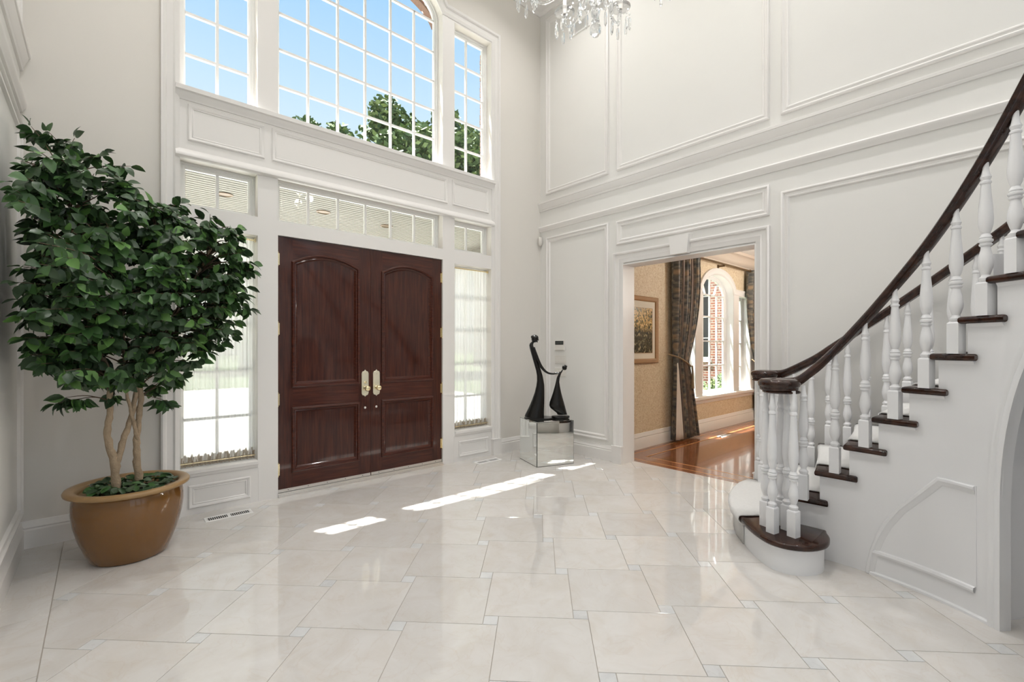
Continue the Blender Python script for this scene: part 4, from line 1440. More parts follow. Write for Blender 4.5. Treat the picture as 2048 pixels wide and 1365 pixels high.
# crown envelope: union of ellipsoids
ELL = [((-4.62, -.68, 1.90), (.52, .50, .54)), ((-4.88, -.72, 2.30), (.32, .46, .36)), ((-4.18, -.64, 2.04), (.34, .38, .34)),
       ((-4.46, -.64, 1.52), (.40, .38, .32)), ((-4.72, -.68, 1.42), (.34, .36, .26)), ((-4.52, -.64, 2.16), (.38, .36, .30)), ((-4.93, -.88, 1.80), (.24, .50, .60)), ((-4.26, -.64, 1.76), (.42, .40, .40)), ((-5.00, -1.02, 2.05), (.14, .40, .46)), ((-4.98, -1.0, 1.55), (.14, .36, .30))]
def incrown(p):
    m = 9
    for c, r in ELL:
        m = min(m, math.sqrt(sum(((p[k] - c[k]) / r[k]) ** 2 for k in range(3))))
    return m
ends = []
while len(ends) < 390:
    p = Vector((rnd.uniform(-5.15, -3.75), rnd.uniform(-1.40, -.12), rnd.uniform(1.1, 2.85)))
    m = incrown(p)
    if m > 1.0 or p.x < -5.08 or p.y > -.16:
        continue
    if m < .55 and rnd.random() < .7:
        continue
    if min([(p - q).length for q in ends] or [9]) < .075:
        continue
    ends.append(p)
# stray shoots at the top and at the foot of the crown
extra = [Vector(q) for q in ((-5.06, -.55, 2.80), (-4.98, -.58, 2.78), (-4.86, -.6, 2.77), (-4.72, -.62, 2.70), (-4.58, -.6, 2.66), (-5.10, -.62, 2.55), (-4.30, -.62, 2.46), (-4.12, -.6, 2.42), (-3.95, -.6, 2.34),
                             (-4.95, -.62, 1.06), (-4.90, -.66, 1.10), (-4.38, -.60, 1.03), (-4.30, -.58, 1.20), (-4.42, -.5, 1.16), (-3.86, -.62, 2.02), (-3.90, -.64, 1.82), (-3.97, -.62, 1.62), (-4.10, -.62, 1.42), (-5.08, -.7, 1.36), (-4.66, -.62, 1.10))]
ends += extra
leaves = []
tw = MB()
for p in ends:
    cand = [q for q in stem_pts if q.z < p.z + .02] or stem_pts
    q = min(cand, key=lambda s_: (s_ - p).length + .5 * max(0, .12 - (p.z - s_.z)))
    L = (p - q).length
    mid = (p + q) / 2 + Vector((rnd.uniform(-.04, .04), rnd.uniform(-.04, .04), .10 * L))
    path = catmull([q, mid, p], 5)
    tw.tube(path, [lerp(.0055, .0016, i / (len(path) - 1)) for i in range(len(path))], 4, cap=False)
    out = (p - q).normalized() if L > .05 else Vector((rnd.uniform(-1, 1), rnd.uniform(-1, 1), .3)).normalized()
    nl = rnd.randint(15, 20)
    for k_ in range(nl):
        f = (k_ + .5) / nl
        lp = path[-1].lerp(path[max(0, len(path) - 5)], 1 - f) if L > .25 else p.lerp(q, (1 - f) * .5)
        az = k_ * 2.4 + rnd.uniform(-.5, .5)
        side = Vector((math.cos(az), math.sin(az), rnd.uniform(-.35, .30)))
        rad = Vector((lp.x + 4.52, lp.y + .62, .25 * (lp.z - 1.9)))
        rad = rad.normalized() if rad.length > .05 else Vector((0, -1, 0))
        d = (rad * rnd.uniform(.1, .7) + side * .75 + Vector((0, 0, rnd.uniform(-1.0, -.2)))).normalized()
        if f > .9:
            d = (out + side * .3 + Vector((0, 0, -.3))).normalized()
        up = (rad * rnd.uniform(.4, 1.1) + Vector((rnd.gauss(0, .38), rnd.gauss(0, .38), rnd.uniform(.15, .75)))).normalized()
        y_ax = up.cross(d)
        if y_ax.length < .1:
            y_ax = Vector((1, 0, 0)).cross(d)
        y_ax.normalize()
        z_ax = d.cross(y_ax).normalized()
        pos = lp + d * .012
        if pos.x < -5.12 or pos.x + d.x * .09 < -5.145 or pos.y + d.y * .09 > -.07:
            continue
        s_ = rnd.uniform(.72, 1.08)
        r_ = rnd.random()
        mn = 'leafC' if r_ < .16 else ('leafB' if r_ < .45 else 'leafA')
        leaves.append((pos, d * s_, y_ax * s_, z_ax * s_, rnd.randrange(4), mn))
tw.build('twigs', 'twig', te, smooth=180)['kind'] = 'stuff'
def leaf_block(name, items, parent):
    mb = MB()
    fm = []
    idx = {'leafA': 0, 'leafB': 1, 'leafC': 2}
    for pos, a, b, c, li, mn in items:
        vs_, fs = LEAF[li]
        mb.add([pos + a * v[0] + b * v[1] + c * v[2] for v in vs_], fs)
        fm += [idx[mn]] * len(fs)
    o = mb.build(name, None, parent, mats=['leafA', 'leafB', 'leafC'], fm=fm, smooth=180, nonorm=True)
    o['kind'] = 'stuff'
    return o
def leaf_obj(item, parent):
    pos, a, b, c, li, mn = item
    o = bpy.data.objects.new('leaf', LEAFME[li, mn])
    COL.objects.link(o)
    o.parent = parent
    m = Matrix((a, b, c)).transposed().to_4x4()
    m.translation = pos - Vector(ORG[parent.name])
    o.matrix_local = m
    return o
# outermost leaves towards the viewpoint are the ones seen largest
leaves.sort(key=lambda q: (q[0] - CAM).length)
for it in leaves[:290]:
    leaf_obj(it, te)
leaf_block('leaf_mass', leaves[290:], te)
# ground leaves on the soil
gi = []
for k_ in range(160):
    a = rnd.uniform(0, 6.28)
    r = .252 * math.sqrt(rnd.random())
    pos = Vector((PX + r * math.cos(a), PY + r * math.sin(a), .452 + rnd.uniform(0, .035)))
    az = rnd.uniform(0, 6.28)
    d = Vector((math.cos(az), math.sin(az), rnd.uniform(-.1, .65))).normalized()
    if (pos + d * .09 - Vector((PX, PY, pos.z))).length > .262:
        d = Vector((-math.cos(a), -math.sin(a), .4)).normalized()
    up = Vector((rnd.gauss(0, .4), rnd.gauss(0, .4) - .2, 1)).normalized()
    y_ax = up.cross(d).normalized()
    gi.append((pos, d * .8, y_ax * .8, d.cross(y_ax) * .8, rnd.randrange(4), rnd.choice(('leafA', 'leafA', 'leafB'))))
gc = empty('ground_leaves', (PX, PY, .45))
tag(gc, 'dark green leaves of ground cover on the soil of the planter', 'plant')
for it in gi:
    leaf_obj(it, gc)

# ------------------------------------------------------------------ mirrored pedestal and sculpture
c0 = Vector((-.911, -.849, 0))
ex = Vector((.487, -.169, 0)).normalized() * .50
ey = Vector((.158, .467, 0)).normalized() * .495
CH = .530
pe = empty('mirrored_pedestal', c0 + (ex + ey) / 2)
tag(pe, 'mirrored glass cube pedestal in the corner of the hall', 'pedestal')
core = [c0 + ex * .005 + ey * .005, c0 + ex * .995 + ey * .005, c0 + ex * .995 + ey * .995, c0 + ex * .005 + ey * .995]
MB().prism([(q.x, q.y) for q in core], 0.0, CH - .006).build('core', 'mirror_edge', pe)
ux, uy = ex.normalized(), ey.normalized()
for o_, d_, nrm in ((c0, ex, -uy), (c0, ey, -ux), (c0 + ex, ey, ux), (c0 + ey, ex, uy)):
    g_ = .008
    a = o_ + d_.normalized() * g_
    b = o_ + d_ - d_.normalized() * g_
    inn = -nrm * .006
    poly = [a, b, b + inn, a + inn]
    MB().prism([(q.x, q.y) for q in poly], .006, CH - .010).build('mirror_pane', 'mirror', pe)
tp = [c0 + ex * .008 + ey * .008, c0 + ex * .992 + ey * .008, c0 + ex * .992 + ey * .992, c0 + ex * .008 + ey * .992]
MB().prism([(q.x, q.y) for q in tp], CH - .006, CH).build('mirror_top', 'mirror', pe)

SC = c0 + (ex + ey) / 2
SU = Vector((.80, -.60, 0)).normalized()       # picture plane direction of the group
SV = Vector((.60, .80, 0)).normalized()
KP = .00122     # metres per zoomed pixel
def spt(px, py, dv=0.0):
    q = SC + SU * ((px - 330) * KP) + SV * dv
    return Vector((q.x, q.y, CH + .012 + (862 - py) * .00130))
se = empty('sculpture', (SC.x, SC.y, CH))
tag(se, 'black bronze sculpture of a long-robed adult holding hands with a child', 'sculpture')
def loft(sections, seg=24):
    """sections: (left px, right px, y px, depth ratio)"""
    mb = MB()
    for (l, r, y_, k_, tilt) in sections:
        for s_ in range(seg):
            a = 2 * PI * s_ / seg
            px = (l + r) / 2 + (r - l) / 2 * math.cos(a)
            p = spt(px, y_ + tilt * math.cos(a), 0)
            p += SV * ((r - l) / 2 * KP * k_ * math.sin(a))
            mb.v.append(tuple(p))
    for i in range(len(sections) - 1):
        for s_ in range(seg):
            j = (s_ + 1) % seg
            mb.f.append((i * seg + s_, i * seg + j, (i + 1) * seg + j, (i + 1) * seg + s_))
    mb.f.append(tuple(range(seg - 1, -1, -1)))
    mb.f.append(tuple(range((len(sections) - 1) * seg, len(sections) * seg)))
    return mb
adult = [(108, 309, 858, .8, 8), (116, 309, 838, .8, 8), (140, 310, 790, .8, 4), (166, 312, 735, .8, 0), (190, 313, 680, .78, 0), (213, 313, 620, .75, 0), (228, 312, 560, .72, 0),
         (235, 304, 510, .75, 0), (234, 293, 460, .8, 0), (224, 276, 410, .9, 0), (207, 258, 355, 1.0, 0), (190, 242, 300, 1.1, 0), (173, 228, 245, 1.25, 0), (160, 214, 205, 1.35, 4), (156, 202, 180, 1.3, 8), (163, 196, 162, 1.0, 8), (178, 200, 148, .9, 6), (188, 212, 135, .95, 3)]
ad = loft(adult)
def head(mb, cx, cy, r, dirx):
    c = spt(cx, cy)
    rm = r * KP
    Mr = Matrix((SU, SV, Vector((0, 0, 1)))).transposed()
    prof = [(.05, -1.12), (.45, -1.02), (.72, -.75), (.93, -.35), (1.0, .1), (.92, .5), (.7, .82), (.36, .99), (.03, 1.05)]
    mb.lathe([(a * rm, b * rm) for a, b in prof], c, 18, Mr @ Matrix.Rotation(dirx * .35, 3, 'Y'))
    # nose, brow and chin towards the other figure, hair bun behind
    f = c + SU * (dirx * rm * .9) + Vector((0, 0, -rm * .30))
    mb.lathe([(.02 * rm, -.28 * rm), (.20 * rm, -.1 * rm), (.12 * rm, .1 * rm), (.02 * rm, .3 * rm)], f, 8)
    ch = c + SU * (dirx * rm * .62) + Vector((0, 0, -rm * .92))
    mb.lathe([(.02 * rm, -.2 * rm), (.25 * rm, 0), (.02 * rm, .25 * rm)], ch, 8)
    bu = c - SU * (dirx * rm * .70) + Vector((0, 0, rm * .42))
    mb.lathe([(.03 * rm, -.42 * rm), (.34 * rm, -.25 * rm), (.45 * rm, 0), (.34 * rm, .28 * rm), (.03 * rm, .45 * rm)], bu, 10)
head(ad, 214, 108, 37, 1)
for dv in (-.028, .028):
    arm = catmull([spt(196, 195, dv * .9), spt(222, 262, dv * 1.6), spt(262, 350, dv * 1.4), spt(306, 408, dv), spt(350, 438, dv * .7), spt(400, 446, dv * .6), spt(428, 442, dv * .5)], 6)
    ad.tube(arm, [lerp(.020, .0085, i / (len(arm) - 1)) for i in range(len(arm))], 10)
    tip = arm[-1]
    for fz, ln in ((.006, .024), (.002, .030), (-.002, .028), (-.006, .022)):      # fingers closing on the child's hand
        ad.tube([tip + Vector((0, 0, fz)), tip + SU * ln * .6 + Vector((0, 0, fz + .003)), tip + SU * ln + Vector((0, 0, fz - .004))], [.0045, .004, .003], 6)
    ad.tube([tip + Vector((0, 0, .006)), tip + SU * .012 + Vector((0, 0, .014)), tip + SU * .022 + Vector((0, 0, .010))], [.005, .0042, .003], 6)
tag(ad.build('adult_figure', 'bronze', se, smooth=70), 'tall bowed robed figure')
child = [(448, 548, 838, .55, 0), (438, 546, 828, .55, 6), (400, 541, 805, .55, 12), (372, 534, 782, .55, 10), (361, 524, 752, .55, 4), (366, 512, 715, .55, 0), (384, 498, 670, .58, 0), (402, 484, 620, .6, 0), (417, 473, 570, .7, 0), (429, 466, 525, .8, 0),
         (438, 470, 485, .9, 0), (452, 485, 450, .95, -6), (468, 500, 428, .9, -8), (484, 502, 414, .85, -6), (496, 514, 402, .9, -3)]
ch_ = loft(child)
head(ch_, 520, 386, 25, -1)
for dv in (-.018, .018):
    arm = catmull([spt(478, 432, dv), spt(462, 440, dv * 1.2), spt(445, 443, dv), spt(425, 446, dv * .6)], 5)
    ch_.tube(arm, [lerp(.011, .007, i / (len(arm) - 1)) for i in range(len(arm))], 8)
    tip = arm[-1]
    for fz, ln in ((.005, .016), (.0015, .020), (-.002, .018), (-.005, .014)):
        ch_.tube([tip + Vector((0, 0, fz)), tip - SU * ln * .6 + Vector((0, 0, fz + .002)), tip - SU * ln + Vector((0, 0, fz - .003))], [.0038, .0034, .0025], 6)
    ch_.tube([tip, tip - SU * .010 + Vector((0, 0, .010)), tip - SU * .018 + Vector((0, 0, .006))], [.004, .0035, .0025], 6)
tag(ch_.build('child_figure', 'bronze', se, smooth=70), 'small leaning robed child figure')
def basepoly(l, r, dv):
    n_ = 24
    out = []
    for k_ in range(n_):
        a = 2 * PI * k_ / n_
        q = SC + SU * (((l + r) / 2 - 330) * KP + (r - l) / 2 * KP * math.cos(a)) + SV * (dv * math.sin(a))
        out.append((q.x, q.y))
    return out
MB().prism(basepoly(104, 420, .13), CH, CH + .014, ch=.003).build('sculpture_base', 'bronze', se)
MB().prism(basepoly(385, 572, .075), CH, CH + .030, ch=.008).build('child_base', 'bronze', se, smooth=50)

# ------------------------------------------------------------------ small wall fittings on the right wall
e = empty('security_keypad', (0, -.392, 1.372))
tag(e, 'white security keypad with dark display on the right wall', 'keypad')
MB().prism([(-.476, 1.372), (-.312, 1.372), (-.312, 1.503), (-.476, 1.503)], .0005, .026, mright, ch=.005).build('case', 'plastic', e)
MB().prism([(-.470, 1.448), (-.318, 1.448), (-.318, 1.500), (-.470, 1.500)], .026, .0275, mright).build('display', 'screen', e)
for q in range(5):
    y_ = -.445 + q * .026
    MB().box(-.0282, -.0276, y_ - .008, y_ + .008, 1.466, 1.482).build('display_segment', 'lcd', e)
MB().prism([(-.470, 1.378), (-.318, 1.378), (-.318, 1.440), (-.470, 1.440)], .026, .028, mright).build('flap', 'plastic', e)
def plate(name, label, y0, y1, z0, z1, nsw):
    e = empty(name, (0, (y0 + y1) / 2, z0))
    tag(e, label, 'switch plate')
    MB().prism([(y0, z0), (y1, z0), (y1, z1), (y0, z1)], .0005, .008, mright, ch=.003).build('cover_plate', 'plastic', e)
    for q in range(nsw):
        yc, zc = lerp(y0, y1, (q + .5) / nsw), (z0 + z1) / 2
        MB().prism([(yc - .017, zc - .034), (yc + .017, zc - .034), (yc + .017, zc + .034), (yc - .017, zc + .034)], .008, .012, mright, ch=.002).build('rocker_switch', 'plastic', e)
plate('switch_plate', 'white four-switch plate just below the security keypad', -.50, -.295, 1.185, 1.30, 4)
plate('switch_plate', 'white wall plate behind the child figure of the sculpture', -.50, -.295, 1.010, 1.125, 3)
e = empty('motion_sensor', (-.03, -.03, 2.865))
tag(e, 'small white motion sensor in the upper front corner', 'sensor')
Mz = Matrix.Rotation(R_(45), 3, 'Z')
MB().lathe([(.002, -.062), (.020, -.058), (.030, -.045), (.034, -.02), (.034, .05), (.030, .060), (.002, .064)], (-.036, -.036, 2.925), 20, Mz, 1.0, .85).build('sensor_body', 'plastic', e, smooth=50)
MB().lathe([(.006, 0), (.006, .004), (.001, .005)], (-.062, -.062, 2.90), 10, Matrix.Rotation(R_(-45), 3, 'Z') @ Matrix.Rotation(PI / 2, 3, 'X')).build('lens', 'backing', e)
MB().box(-.040, -.001, -.040, -.001, 2.90, 2.95).build('corner_bracket', 'plastic', e)
e = empty('wall_vent', (-.01, -.72, 5.59))
tag(e, 'white slatted air grille high on the right wall', 'vent')
MB().loop([(-.91, 5.585), (-.555, 5.585), (-.555, 5.755), (-.91, 5.755)], [(0, 0), (0, .012), (.006, .016), (.018, .014), (.022, .004)], mright).build('vent_frame', 'frame', e)
MB().box(-.003, 0, -.895, -.57, 5.60, 5.74).build('vent_well', 'frame', e)
for q in range(9):
    z = 5.608 + q * .0155
    MB().prism([(-.012, z), (-.003, z + .009), (-.003, z + .0105), (-.012, z + .0015)], -.89, -.575, lambda u, v, w: (u, w, v)).build('vent_slat', 'frame', e)

# ------------------------------------------------------------------ chandelier
CX, CY = -2.58, -3.02
e = empty('chandelier', (CX, CY, ZC))
tag(e, 'cut crystal chandelier hanging over the hall', 'chandelier')
MB().lathe([(.09, ZC), (.09, ZC - .02), (.05, ZC - .05), (.012, ZC - .07)], (CX, CY, 0), 24).build('ceiling_rose', 'nickel', e, smooth=50)
ch = MB()
z = ZC - .07
q = 0
while z > 4.62:
    a = [(math.cos(t) * .014, math.sin(t) * .026) for t in [2 * PI * s_ / 12 for s_ in range(13)]]
    pts = [((CX + u) if q % 2 else CX, CY if q % 2 else CY + u, z - .022 + v) for u, v in a]
    ch.tube(pts, .003, 5, cap=False)
    z -= .043
    q += 1
ch.build('chain', 'nickel', e, smooth=70)
MB().lathe([(.006, 3.40), (.03, 3.42), (.035, 3.44), (.02, 3.47), (.025, 3.55), (.05, 3.62), (.035, 3.70), (.02, 3.80), (.04, 3.88), (.06, 3.96), (.03, 4.06), (.02, 4.25), (.05, 4.34), (.03, 4.42), (.012, 4.62)], (CX, CY, 0), 20).build('stem', 'crystal', e, smooth=40)
MB().lathe([(.015, 3.42), (.075, 3.425), (.10, 3.44), (.10, 3.45), (.015, 3.46)], (CX, CY, 0), 28).build('bottom_dish', 'crystal', e, smooth=40)
MB().lathe([(.004, 3.43), (.012, 3.425), (.014, 3.405), (.006, 3.40)], (CX, CY, 0), 14).build('finial_cap', 'nickel', e, smooth=50)
ball = []
for (r, z) in [(.006, 3.405), (.020, 3.395), (.028, 3.375), (.022, 3.350), (.021, 3.325), (.026, 3.312), (.012, 3.305), (.026, 3.292), (.034, 3.272), (.033, 3.252), (.022, 3.234), (.004, 3.228)]:
    ball.append((r, z))
MB().lathe(ball[::-1], (CX, CY, 0), 10).build('pendant_ball', 'crystal', e)
pr0 = MB().lathe([(.0015, -.088), (.009, -.072), (.010, -.03), (.007, -.006), (.002, 0)], (0, 0, 0), 6)
prism0 = None
beads = MB()
lights = []
NA = 7
for q in range(NA):
    a = R_(-41.6) + R_(90) - R_(-70 + 360 / 7 * q)   # bearing from the viewing direction
    d = Vector((math.cos(a), math.sin(a), 0))
    o0 = Vector((CX, CY, 0))
    pth = catmull([o0 + d * .03 + Vector((0, 0, 3.66)), o0 + d * .16 + Vector((0, 0, 3.56)), o0 + d * .30 + Vector((0, 0, 3.50)), o0 + d * .40 + Vector((0, 0, 3.56)), o0 + d * .42 + Vector((0, 0, 3.64))], 6)
    MB().tube(pth, .008, 8).build('arm', 'crystal', e, smooth=60)
    tip = o0 + d * .42
    bo = MB().lathe([(.008, 3.635), (.05, 3.640), (.066, 3.655), (.066, 3.66), (.008, 3.65)], (tip.x, tip.y, 0), 20).build('drip_pan', 'crystal', e, smooth=50)
    MB().lathe([(.012, 3.65), (.012, 3.75), (.004, 3.752)], (tip.x, tip.y, 0), 12).build('candle_sleeve', 'plastic', e, smooth=50)
    MB().lathe([(.005, 3.75), (.014, 3.775), (.015, 3.79), (.008, 3.82), (.001, 3.845)], (tip.x, tip.y, 0), 12).build('bulb', 'bulb', e, smooth=60)
    lights.append((tip.x, tip.y, 3.80))
    for s_ in range(7):
        b = 2 * PI * s_ / 7
        pp = Vector((tip.x + .06 * math.cos(b), tip.y + .06 * math.sin(b), 3.585 - (.02 if s_ % 2 else 0)))
        if prism0 is None:
            prism0 = MB()
            prism0.v = [(v[0] + pp.x, v[1] + pp.y, v[2] + pp.z) for v in pr0.v]
            prism0.f = pr0.f
            prism0 = prism0.build('prism_drop', 'crystal', bo)
            off = Vector(ORG[prism0.name]) - pp
        else:
            dup(prism0, pp + off, bo)
        beads.lathe([(.001, 0), (.006, .008), (.006, .016), (.001, .024)], (pp.x, pp.y, pp.z + .008), 6)
    for s_ in range(13):   # bead swag back to the stem
        t = s_ / 12
        w = tip.lerp(o0 + d * .06, t)
        zz = lerp(3.63, 3.92, t) - .10 * math.sin(PI * t)
        beads.lathe([(.001, -.009), (.008, -.004), (.008, .004), (.001, .009)], (w.x, w.y, zz), 6)
for s_ in range(10):
    b = 2 * PI * s_ / 10
    pp = Vector((CX + .095 * math.cos(b), CY + .095 * math.sin(b), 3.42))
    dup(prism0, pp + off, e)
    beads.lathe([(.001, 0), (.006, .008), (.006, .016), (.001, .024)], (pp.x, pp.y, pp.z + .004), 6)
beads.build('bead_swags', 'crystal', e)['kind'] = 'stuff'
for q, p in enumerate(lights):
    ld = bpy.data.lights.new('chandelier_bulb_light', 'POINT')
    ld.energy = 3.5
    ld.shadow_soft_size = .06
    ld.color = (1.0, .96, .91)
    lo = bpy.data.objects.new('chandelier_bulb_light', ld)
    COL.objects.link(lo)
    lo.parent = e
    lo.location = Vector(p) + Vector((0, 0, .06)) - Vector(ORG[e.name])

# unseen fill lamps added in the hall ceiling to brighten the floor
can0 = None
for q, (x, y_) in enumerate([(XL + 1.0, -1.2), (-1.0, -1.2), (XL + 1.0, -3.3), (-1.0, -3.3), (XL + 1.0, -5.4), (-1.0, -5.4), (XL + 1.3, -7.2), (-1.3, -7.2)]):
    e = empty('ceiling_fill_lamp', (x, y_, ZC - .02))
    tag(e, 'round fill lamp added in the ceiling ' + ['in front of the left upper window', 'in front of the right upper window', 'left of the chandelier', 'right of the chandelier', 'behind the viewpoint on the left', 'above the staircase', 'by the left back window', 'by the right back window'][q], 'light', 'added hall fill lamps')
    MB().lathe([(.075, ZC), (.105, ZC), (.105, ZC - .006), (.095, ZC - .012), (.075, ZC - .012)], (x, y_, 0), 24).build('lamp_ring', 'nickel', e, smooth=40)
    MB().lathe([(.002, ZC - .003), (.074, ZC - .003), (.074, ZC - .001), (.002, ZC - .001)], (x, y_, 0), 24).build('lamp_lens', 'bulb', e)
    ld = bpy.data.lights.new('ceiling_fill_light', 'AREA')
    ld.shape = 'DISK'
    ld.size = .14
    ld.energy = 15.5
    ld.spread = R_(118)
    ld.color = (1.0, .985, .975)
    lo = bpy.data.objects.new('ceiling_fill_light', ld)
    COL.objects.link(lo)
    lo.parent = e
    lo.location = (0, 0, 0)

# ------------------------------------------------------------------ staircase
SR_ = .1975
CC = Vector((-2.37, -3.85))
RI, RO = 1.25, 2.30
NS = 15
INN = {2: -10.5, 3: -4.0, 4: 3.5, 5: 10.6, 6: 17.7, 7: 24.2, 8: 30.4, 9: 36.5}
for i in range(10, NS + 2):
    INN[i] = INN[i - 1] + 6.3
OUT = {i: -8.5 + 6.5 * (i - 3) for i in range(2, NS + 2)}
def cyl(R, deg, z):
    a = R_(deg)
    return Vector((CC.x + R * math.cos(a), CC.y - R * math.sin(a), z))
def nos(i, R):
    return lerp(INN[i], OUT[i], (R - RI) / (RO - RI))
st_e = empty('staircase', (-1.0, -3.9, 0))
tag(st_e, 'white curved staircase with dark wooden treads and handrails', 'staircase')

# treads
for i in range(2, NS + 1):
    zt = i * SR_
    fr, bk = [], []
    for k_ in range(5):
        R = lerp(RI - .035, RO, k_ / 4)
        fr.append(cyl(R, nos(i, R) - math.degrees(.028 / R), 0))
        bk.append(cyl(R, nos(i + 1, R) + math.degrees((.05 if k_ == 0 else .03) / R), 0))
    inner = [cyl(RI - .035, lerp(nos(i + 1, RI - .035) + 2.3, nos(i, RI - .035) - 1.3, t), 0) for t in (.33, .67)]
    poly = [(q.x, q.y) for q in fr] + [(q.x, q.y) for q in bk[::-1]] + [(q.x, q.y) for q in inner]
    MB().prism(poly, zt - .038, zt, ch=.012).build('tread', 'walnut', st_e, smooth=50)
    # small cove under the tread end
    cov = MB()
    a0, a1 = nos(i, RI) + .2, nos(i + 1, RI) + 1.5
    for k_ in range(4):
        p0, p1 = lerp(a0, a1, k_ / 4), lerp(a0, a1, (k_ + 1) / 4)
        q = [cyl(RI - .014, p0, zt - .038), cyl(RI - .014, p1, zt - .038), cyl(RI, p1, zt - .038), cyl(RI, p0, zt - .038)]
        w = [cyl(RI - .004, p0, zt - .056), cyl(RI - .004, p1, zt - .056), cyl(RI, p1, zt - .056), cyl(RI, p0, zt - .056)]
        cov.add(q + w, [(0, 1, 2, 3), (4, 5, 6, 7), (0, 1, 5, 4), (1, 2, 6, 5), (2, 3, 7, 6), (3, 0, 4, 7)])
    cov.build('tread_cove', 'stairwhite', st_e)
    # riser
    rs = []
    for k_ in range(5):
        R = lerp(RI, RO - .01, k_ / 4)
        rs.append(cyl(R, nos(i, R), 0))
    for k_ in range(4, -1, -1):
        R = lerp(RI, RO - .01, k_ / 4)
        rs.append(cyl(R, nos(i, R) + math.degrees(.02 / R), 0))
    MB().prism([(q.x, q.y) for q in rs], (i - 1) * SR_, zt - .036).build('riser', 'stairwhite', st_e)

# stringers; the inner one has an arched opening
AT0, AT1, ASPR = 37.4, 72.0, .62
def arch_h(deg):
    c, a = (AT0 + AT1) / 2, (AT1 - AT0) / 2
    t = (deg - c) / a
    if abs(t) >= 1:
        return 0.0
    return ASPR + 1.0 * math.sqrt(max(0, 1 - t * t))
def stringer(R0, R1, ins, with_arch, tmax):
    mb = MB()
    for i in range(2, NS + 1):
        a0, a1 = ins(i), ins(i + 1)
        zt = i * SR_ - .037
        cutpts = [a0, a1] + [lerp(a0, a1, k_ / 5) for k_ in range(1, 5)]
        if with_arch:
            cutpts += [q for q in (AT0 + .001, AT0 + .35, AT0 + .8, AT0 + 1.5, AT0 + 2.5, AT1 - .001, AT1 - .5, AT1 - 1.2, AT1 - 2.5) if a0 < q < a1]
        cutpts = sorted(set(cutpts))
        for p, q in zip(cutpts[:-1], cutpts[1:]):
            zb0 = arch_h(p) if with_arch else 0
            zb1 = arch_h(q) if with_arch else 0
            if with_arch and p < AT0 < q or (with_arch and abs(p - AT0) < 1e-6):
                pass
            zb0, zb1 = min(zb0, zt - .1), min(zb1, zt - .1)
            v8 = [cyl(R0, p, zb0), cyl(R0, q, zb1), cyl(R1, q, zb1), cyl(R1, p, zb0), cyl(R0, p, zt), cyl(R0, q, zt), cyl(R1, q, zt), cyl(R1, p, zt)]
            mb.add(v8, [(0, 1, 5, 4), (2, 3, 7, 6), (4, 5, 6, 7), (0, 3, 2, 1)] + ([(0, 4, 7, 3)] if p == a0 else []) + ([(1, 2, 6, 5)] if q == a1 else []))
    return mb
MBs = stringer(RI, RI + .05, lambda i: INN[i] + .6, True, 0)
MBs.build('inner_stringer', 'stairwhite', st_e)
stringer(RO - .05, RO - .008, lambda i: OUT[i] + .3, False, 0).build('outer_stringer', 'stairwhite', st_e)
# back of the niche under the stair
nb = MB()
angs = [34 + 3.0 * k_ for k_ in range(15)]
for p, q in zip(angs[:-1], angs[1:]):
    nb.add([cyl(RI + .75, p, 0), cyl(RI + .75, q, 0), cyl(RI + .75, q, 1.9), cyl(RI + .75, p, 1.9)], [(0, 1, 2, 3)])
nb.add([cyl(RI + .05, 34, 0), cyl(RI + .75, 34, 0), cyl(RI + .75, 34, 1.9), cyl(RI + .05, 34, 1.9)], [(0, 1, 2, 3)])
nb.add([cyl(RI + .05, 76, 0), cyl(RI + .75, 76, 0), cyl(RI + .75, 76, 1.9), cyl(RI + .05, 76, 1.9)], [(0, 1, 2, 3)])
nb.build('niche_lining', 'stairwhite', st_e)
# plastered underside of the flight
sf = MB()
lines = []
for i in range(4, NS + 2):
    lines.append([cyl(R, nos(i, R) + 1.0, (i - 1) * SR_ - .05) for R in (RI + .02, (RI + RO) / 2, RO - .03)])
end = [cyl(R, nos(NS + 1, R) + 1.0, (NS + .0) * SR_ - .04) for R in (RI + .02, (RI + RO) / 2, RO - .03)]
lines.append(end)
for row in lines:
    sf.v += [tuple(p) for p in row]
for a in range(len(lines) - 1):
    for b in range(2):
        sf.f.append((a * 3 + b, a * 3 + b + 1, (a + 1) * 3 + b + 1, (a + 1) * 3 + b))
sf.build('soffit', 'stairwhite', st_e, smooth=60)
mc = lambda u, v, h: tuple(cyl(RI - h, math.degrees(u / RI), v))
def deg2u(d): return R_(d) * RI
arc_o = []
for k_ in range(0, 33):
    t = -1 + 2 * k_ / 32
    t = math.sin(t * PI / 2)
    d = (AT0 + AT1) / 2 + t * (AT1 - AT0) / 2
    arc_o.append((deg2u(d), ASPR + math.sqrt(max(0, 1 - t * t))))
low = [(deg2u(AT0), ASPR * k_ / 3) for k_ in range(3)]
hi = [(deg2u(AT1), ASPR * k_ / 3) for k_ in (2, 1, 0)]
MB().loop(low + arc_o + hi, [(0, -.05), (0, .012), (.012, .016), (.028, .012), (.036, .018), (.052, .018), (.056, .010), (.058, 0)], mc, closed=False).build('arch_casing', 'stairwhite', st_e, smooth=40)
